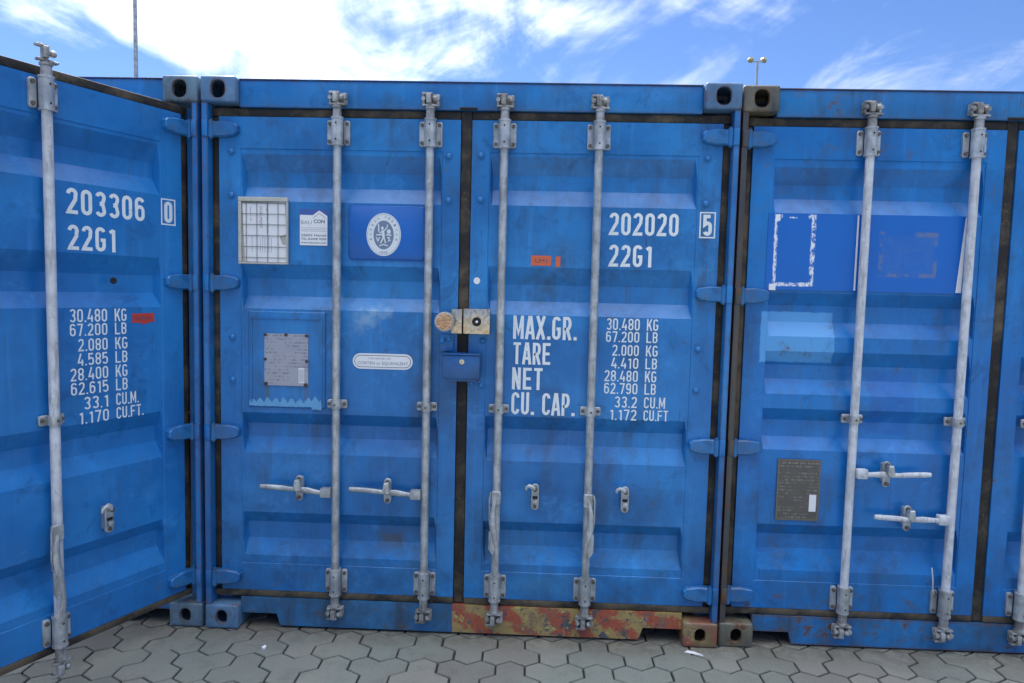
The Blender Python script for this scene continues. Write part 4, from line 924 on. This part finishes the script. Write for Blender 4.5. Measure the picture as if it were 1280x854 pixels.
def trihex(upf):
    """outline of three joined hexagons: two side by side, one below (or above)"""
    s = -1 if upf else 1
    pts = [(-HW, HS / 2), (-HW / 2, HS), (0, HS / 2), (HW / 2, HS), (HW, HS / 2), (HW, -HS / 2), (HW / 2, -HS), (HW / 2, -2 * HS), (0, -2.5 * HS), (-HW / 2, -2 * HS), (-HW / 2, -HS), (-HW, -HS / 2)]
    return [(x, s * y) for x, y in pts]
def inset(pts, d):
    n = len(pts); A = sum(pts[i][0] * pts[(i + 1) % n][1] - pts[(i + 1) % n][0] * pts[i][1] for i in range(n)); sg = 1 if A > 0 else -1; out = []
    for i in range(n):
        p0, p1, p2 = Vector(pts[i - 1]), Vector(pts[i]), Vector(pts[(i + 1) % n]); d1 = (p1 - p0).normalized(); d2 = (p2 - p1).normalized()
        n1_, n2_ = Vector((-d1.y, d1.x)) * sg, Vector((-d2.y, d2.x)) * sg; mm = (n1_ + n2_).normalized(); k = d / mm.dot(n1_); out.append((p1.x + mm.x * k, p1.y + mm.y * k))
    return out
OUT = {u: trihex(u) for u in (False, True)}
def paver_geo(u, jit=0.0):
    o1 = inset(OUT[u], JT + 0.0032); o2 = inset(OUT[u], JT)
    vs = [(x, y, 0.0) for x, y in o1] + [(x, y, -0.0035) for x, y in o2] + [(x, y, -0.013) for x, y in o2]
    n = len(o1); fs = [tuple(range(n))]
    for a in (0, n):
        for i in range(n): fs.append((a + i, a + n + i, a + n + (i + 1) % n, a + (i + 1) % n))
    return vs, fs
PG = {}
for u in (False, True):
    vs, fs = paver_geo(u); me = bpy.data.meshes.new('paver'); me.from_pydata(vs, [], fs); b = bmesh.new(); b.from_mesh(me); bmesh.ops.recalc_face_normals(b, faces=b.faces)
    if sum(f.normal.z * f.calc_area() for f in b.faces) < 0: bmesh.ops.reverse_faces(b, faces=b.faces)
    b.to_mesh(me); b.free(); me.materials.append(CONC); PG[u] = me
X0, Y0, ROT = 1.281, 0.003, 0.011           # a valley vertex under the middle container
ca, sa = math.cos(ROT), math.sin(ROT)
stones = []
for j in range(-63, 14):
    for i in range(-36, 37):
        for u in (False, True):
            # down stones: valley vertex between the two upper hexagons at local (0, HS/2)
            lx = i * 3 * HW + (1.5 * HW if u else 0.0); ly = j * 3 * HS - HS / 2 - (1.5 * HS if u else 0.0)
            x = X0 + lx * ca - ly * sa; y = Y0 + lx * sa + ly * ca
            if -13.3 < x < 15.9 and -15.2 < y < 1.5: stones.append((x, y, u))
near = [s for s in stones if -1.75 < s[0] < 4.75 and -1.02 < s[1] < 0.62]
near.sort(key=lambda s: abs(s[1] + 0.15) + max(0, abs(s[0] - 1.5) - 3.0)); near = near[:296]
ns = set(near); rp = random.Random(3)
for (x, y, u) in near:
    o = bpy.data.objects.new('paver', PG[u]); col.objects.link(o); o.parent = pav
    o.location = (x - pav.location.x + rp.uniform(-.0008, .0008), y - pav.location.y, -pav.location.z + rp.uniform(-.0018, .0004)); o.rotation_euler = (rp.gauss(0, .004), rp.gauss(0, .004), ROT + rp.gauss(0, .004))
V = []; F = []; SH = []; geo = {u: (list(v.co for v in PG[u].vertices), [tuple(p.vertices) for p in PG[u].polygons]) for u in (False, True)}
for s in stones:
    if s in ns: continue
    x, y, u = s; vs, fs = geo[u]; k = len(V); dzv = rp.uniform(-.0018, .0004); sh = rp.random()
    for v in vs: V.append((x + v.x * ca - v.y * sa, y + v.x * sa + v.y * ca, v.z + dzv)); SH.append(sh)
    F += [tuple(k + i for i in f) for f in fs if True]
me = bpy.data.meshes.new('paver_field'); me.from_pydata(V, [], F); at = me.attributes.new('shade', 'FLOAT', 'POINT'); at.data.foreach_set('value', SH)
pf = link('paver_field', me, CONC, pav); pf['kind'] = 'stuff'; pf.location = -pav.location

# ------------------------------------------------------------------ masts behind
def mast_pole(h, r0, r1):
    bm = bmesh.new(); cyl(bm, (0, 0, 0), (0, 0, h), r0, 16, r1); cyl(bm, (0, 0, 0), (0, 0, 0.03), r0 * 2.2, 16); return bm
fm = empty('lamp_post', (-6.10, 9.88, -0.03), label='thin grey lamp post rising behind the open left door', category='lamp post')
new_obj('pole', mast_pole(9.0, 0.045, 0.032), M['galv'], fm, True)
bm = bmesh.new(); sweep(bm, [(0, 0, 8.95), (0.15, 0, 9.15), (0.5, 0, 9.25), (0.9, 0, 9.27)], 0.025, 0.025, 10); new_obj('arm', bm, M['galv'], fm, True)
bm = bmesh.new(); box(bm, 0.85, 1.4, -0.12, 0.12, 9.22, 9.32, 0.03); new_obj('lamp_head', bm, M['galv'], fm, True)
fl = empty('floodlight_mast', (15.23, 41.88, -0.03), label='distant mast with two yellow floodlights above the right container gap', category='floodlight')
new_obj('pole', mast_pole(16.55, 0.14, 0.07), M['galv'], fl, True)
yel = plain('yellow_lamp_paint', (0.42, 0.38, 0.16), 0.4)
bm = bmesh.new(); box(bm, -0.45, 0.45, -0.04, 0.04, 16.55, 16.62, 0.01); new_obj('crossbar', bm, M['galv'], fl)
for s in (-1, 1):
    bm = bmesh.new(); n = 10
    mt = Matrix.Translation((s * 0.42, 0, 16.72)) @ Matrix.Rotation(s * R(22), 4, 'Y')
    bmesh.ops.create_cone(bm, cap_ends=True, segments=16, radius1=0.21, radius2=0.10, depth=0.20, matrix=mt @ Matrix.Rotation(R(70), 4, 'X')); box(bm, -0.02 + s * 0.3, 0.02 + s * 0.3, -.03, .03, 16.60, 16.72)
    h = new_obj('floodlight', bm, yel, fl, True)

# ------------------------------------------------------------------ litter
def on_ground(name, pts, z, h, mat, label, cat):
    bm = bmesh.new(); n = len(pts); cxx = sum(p[0] for p in pts) / n; cyy = sum(p[1] for p in pts) / n
    a = [bm.verts.new((x - cxx, y - cyy, 0)) for x, y in pts]; b = [bm.verts.new(((x - cxx) * .8, (y - cyy) * .8, h * (0.6 + 0.4 * math.sin(i * 2.1)))) for i, (x, y) in enumerate(pts)]
    bm.faces.new(a); bm.faces.new(b[::-1])
    for i in range(n): bm.faces.new((a[i], a[(i + 1) % n], b[(i + 1) % n], b[i]))
    o = new_obj(name, bm, M[mat]); o.location = (cxx, cyy, z); return tag(o, label, cat)
on_ground('paper_scrap', [(2.275, -0.045), (2.36, -0.075), (2.325, -0.035), (2.29, -0.028)], 0.0005, 0.006, 'paper', 'small white scrap of paper on the pavers below the motley corner casting', 'litter')
bm = bmesh.new(); bmesh.ops.create_icosphere(bm, subdivisions=2, radius=0.011); 
for v in bm.verts: v.co *= rp.uniform(0.8, 1.15)
tag(new_obj('pebble', bm, M['paper'], None, True), 'small white pebble lying in a paver joint before the middle container', 'pebble').location = (0.354, -0.165, 0.006)
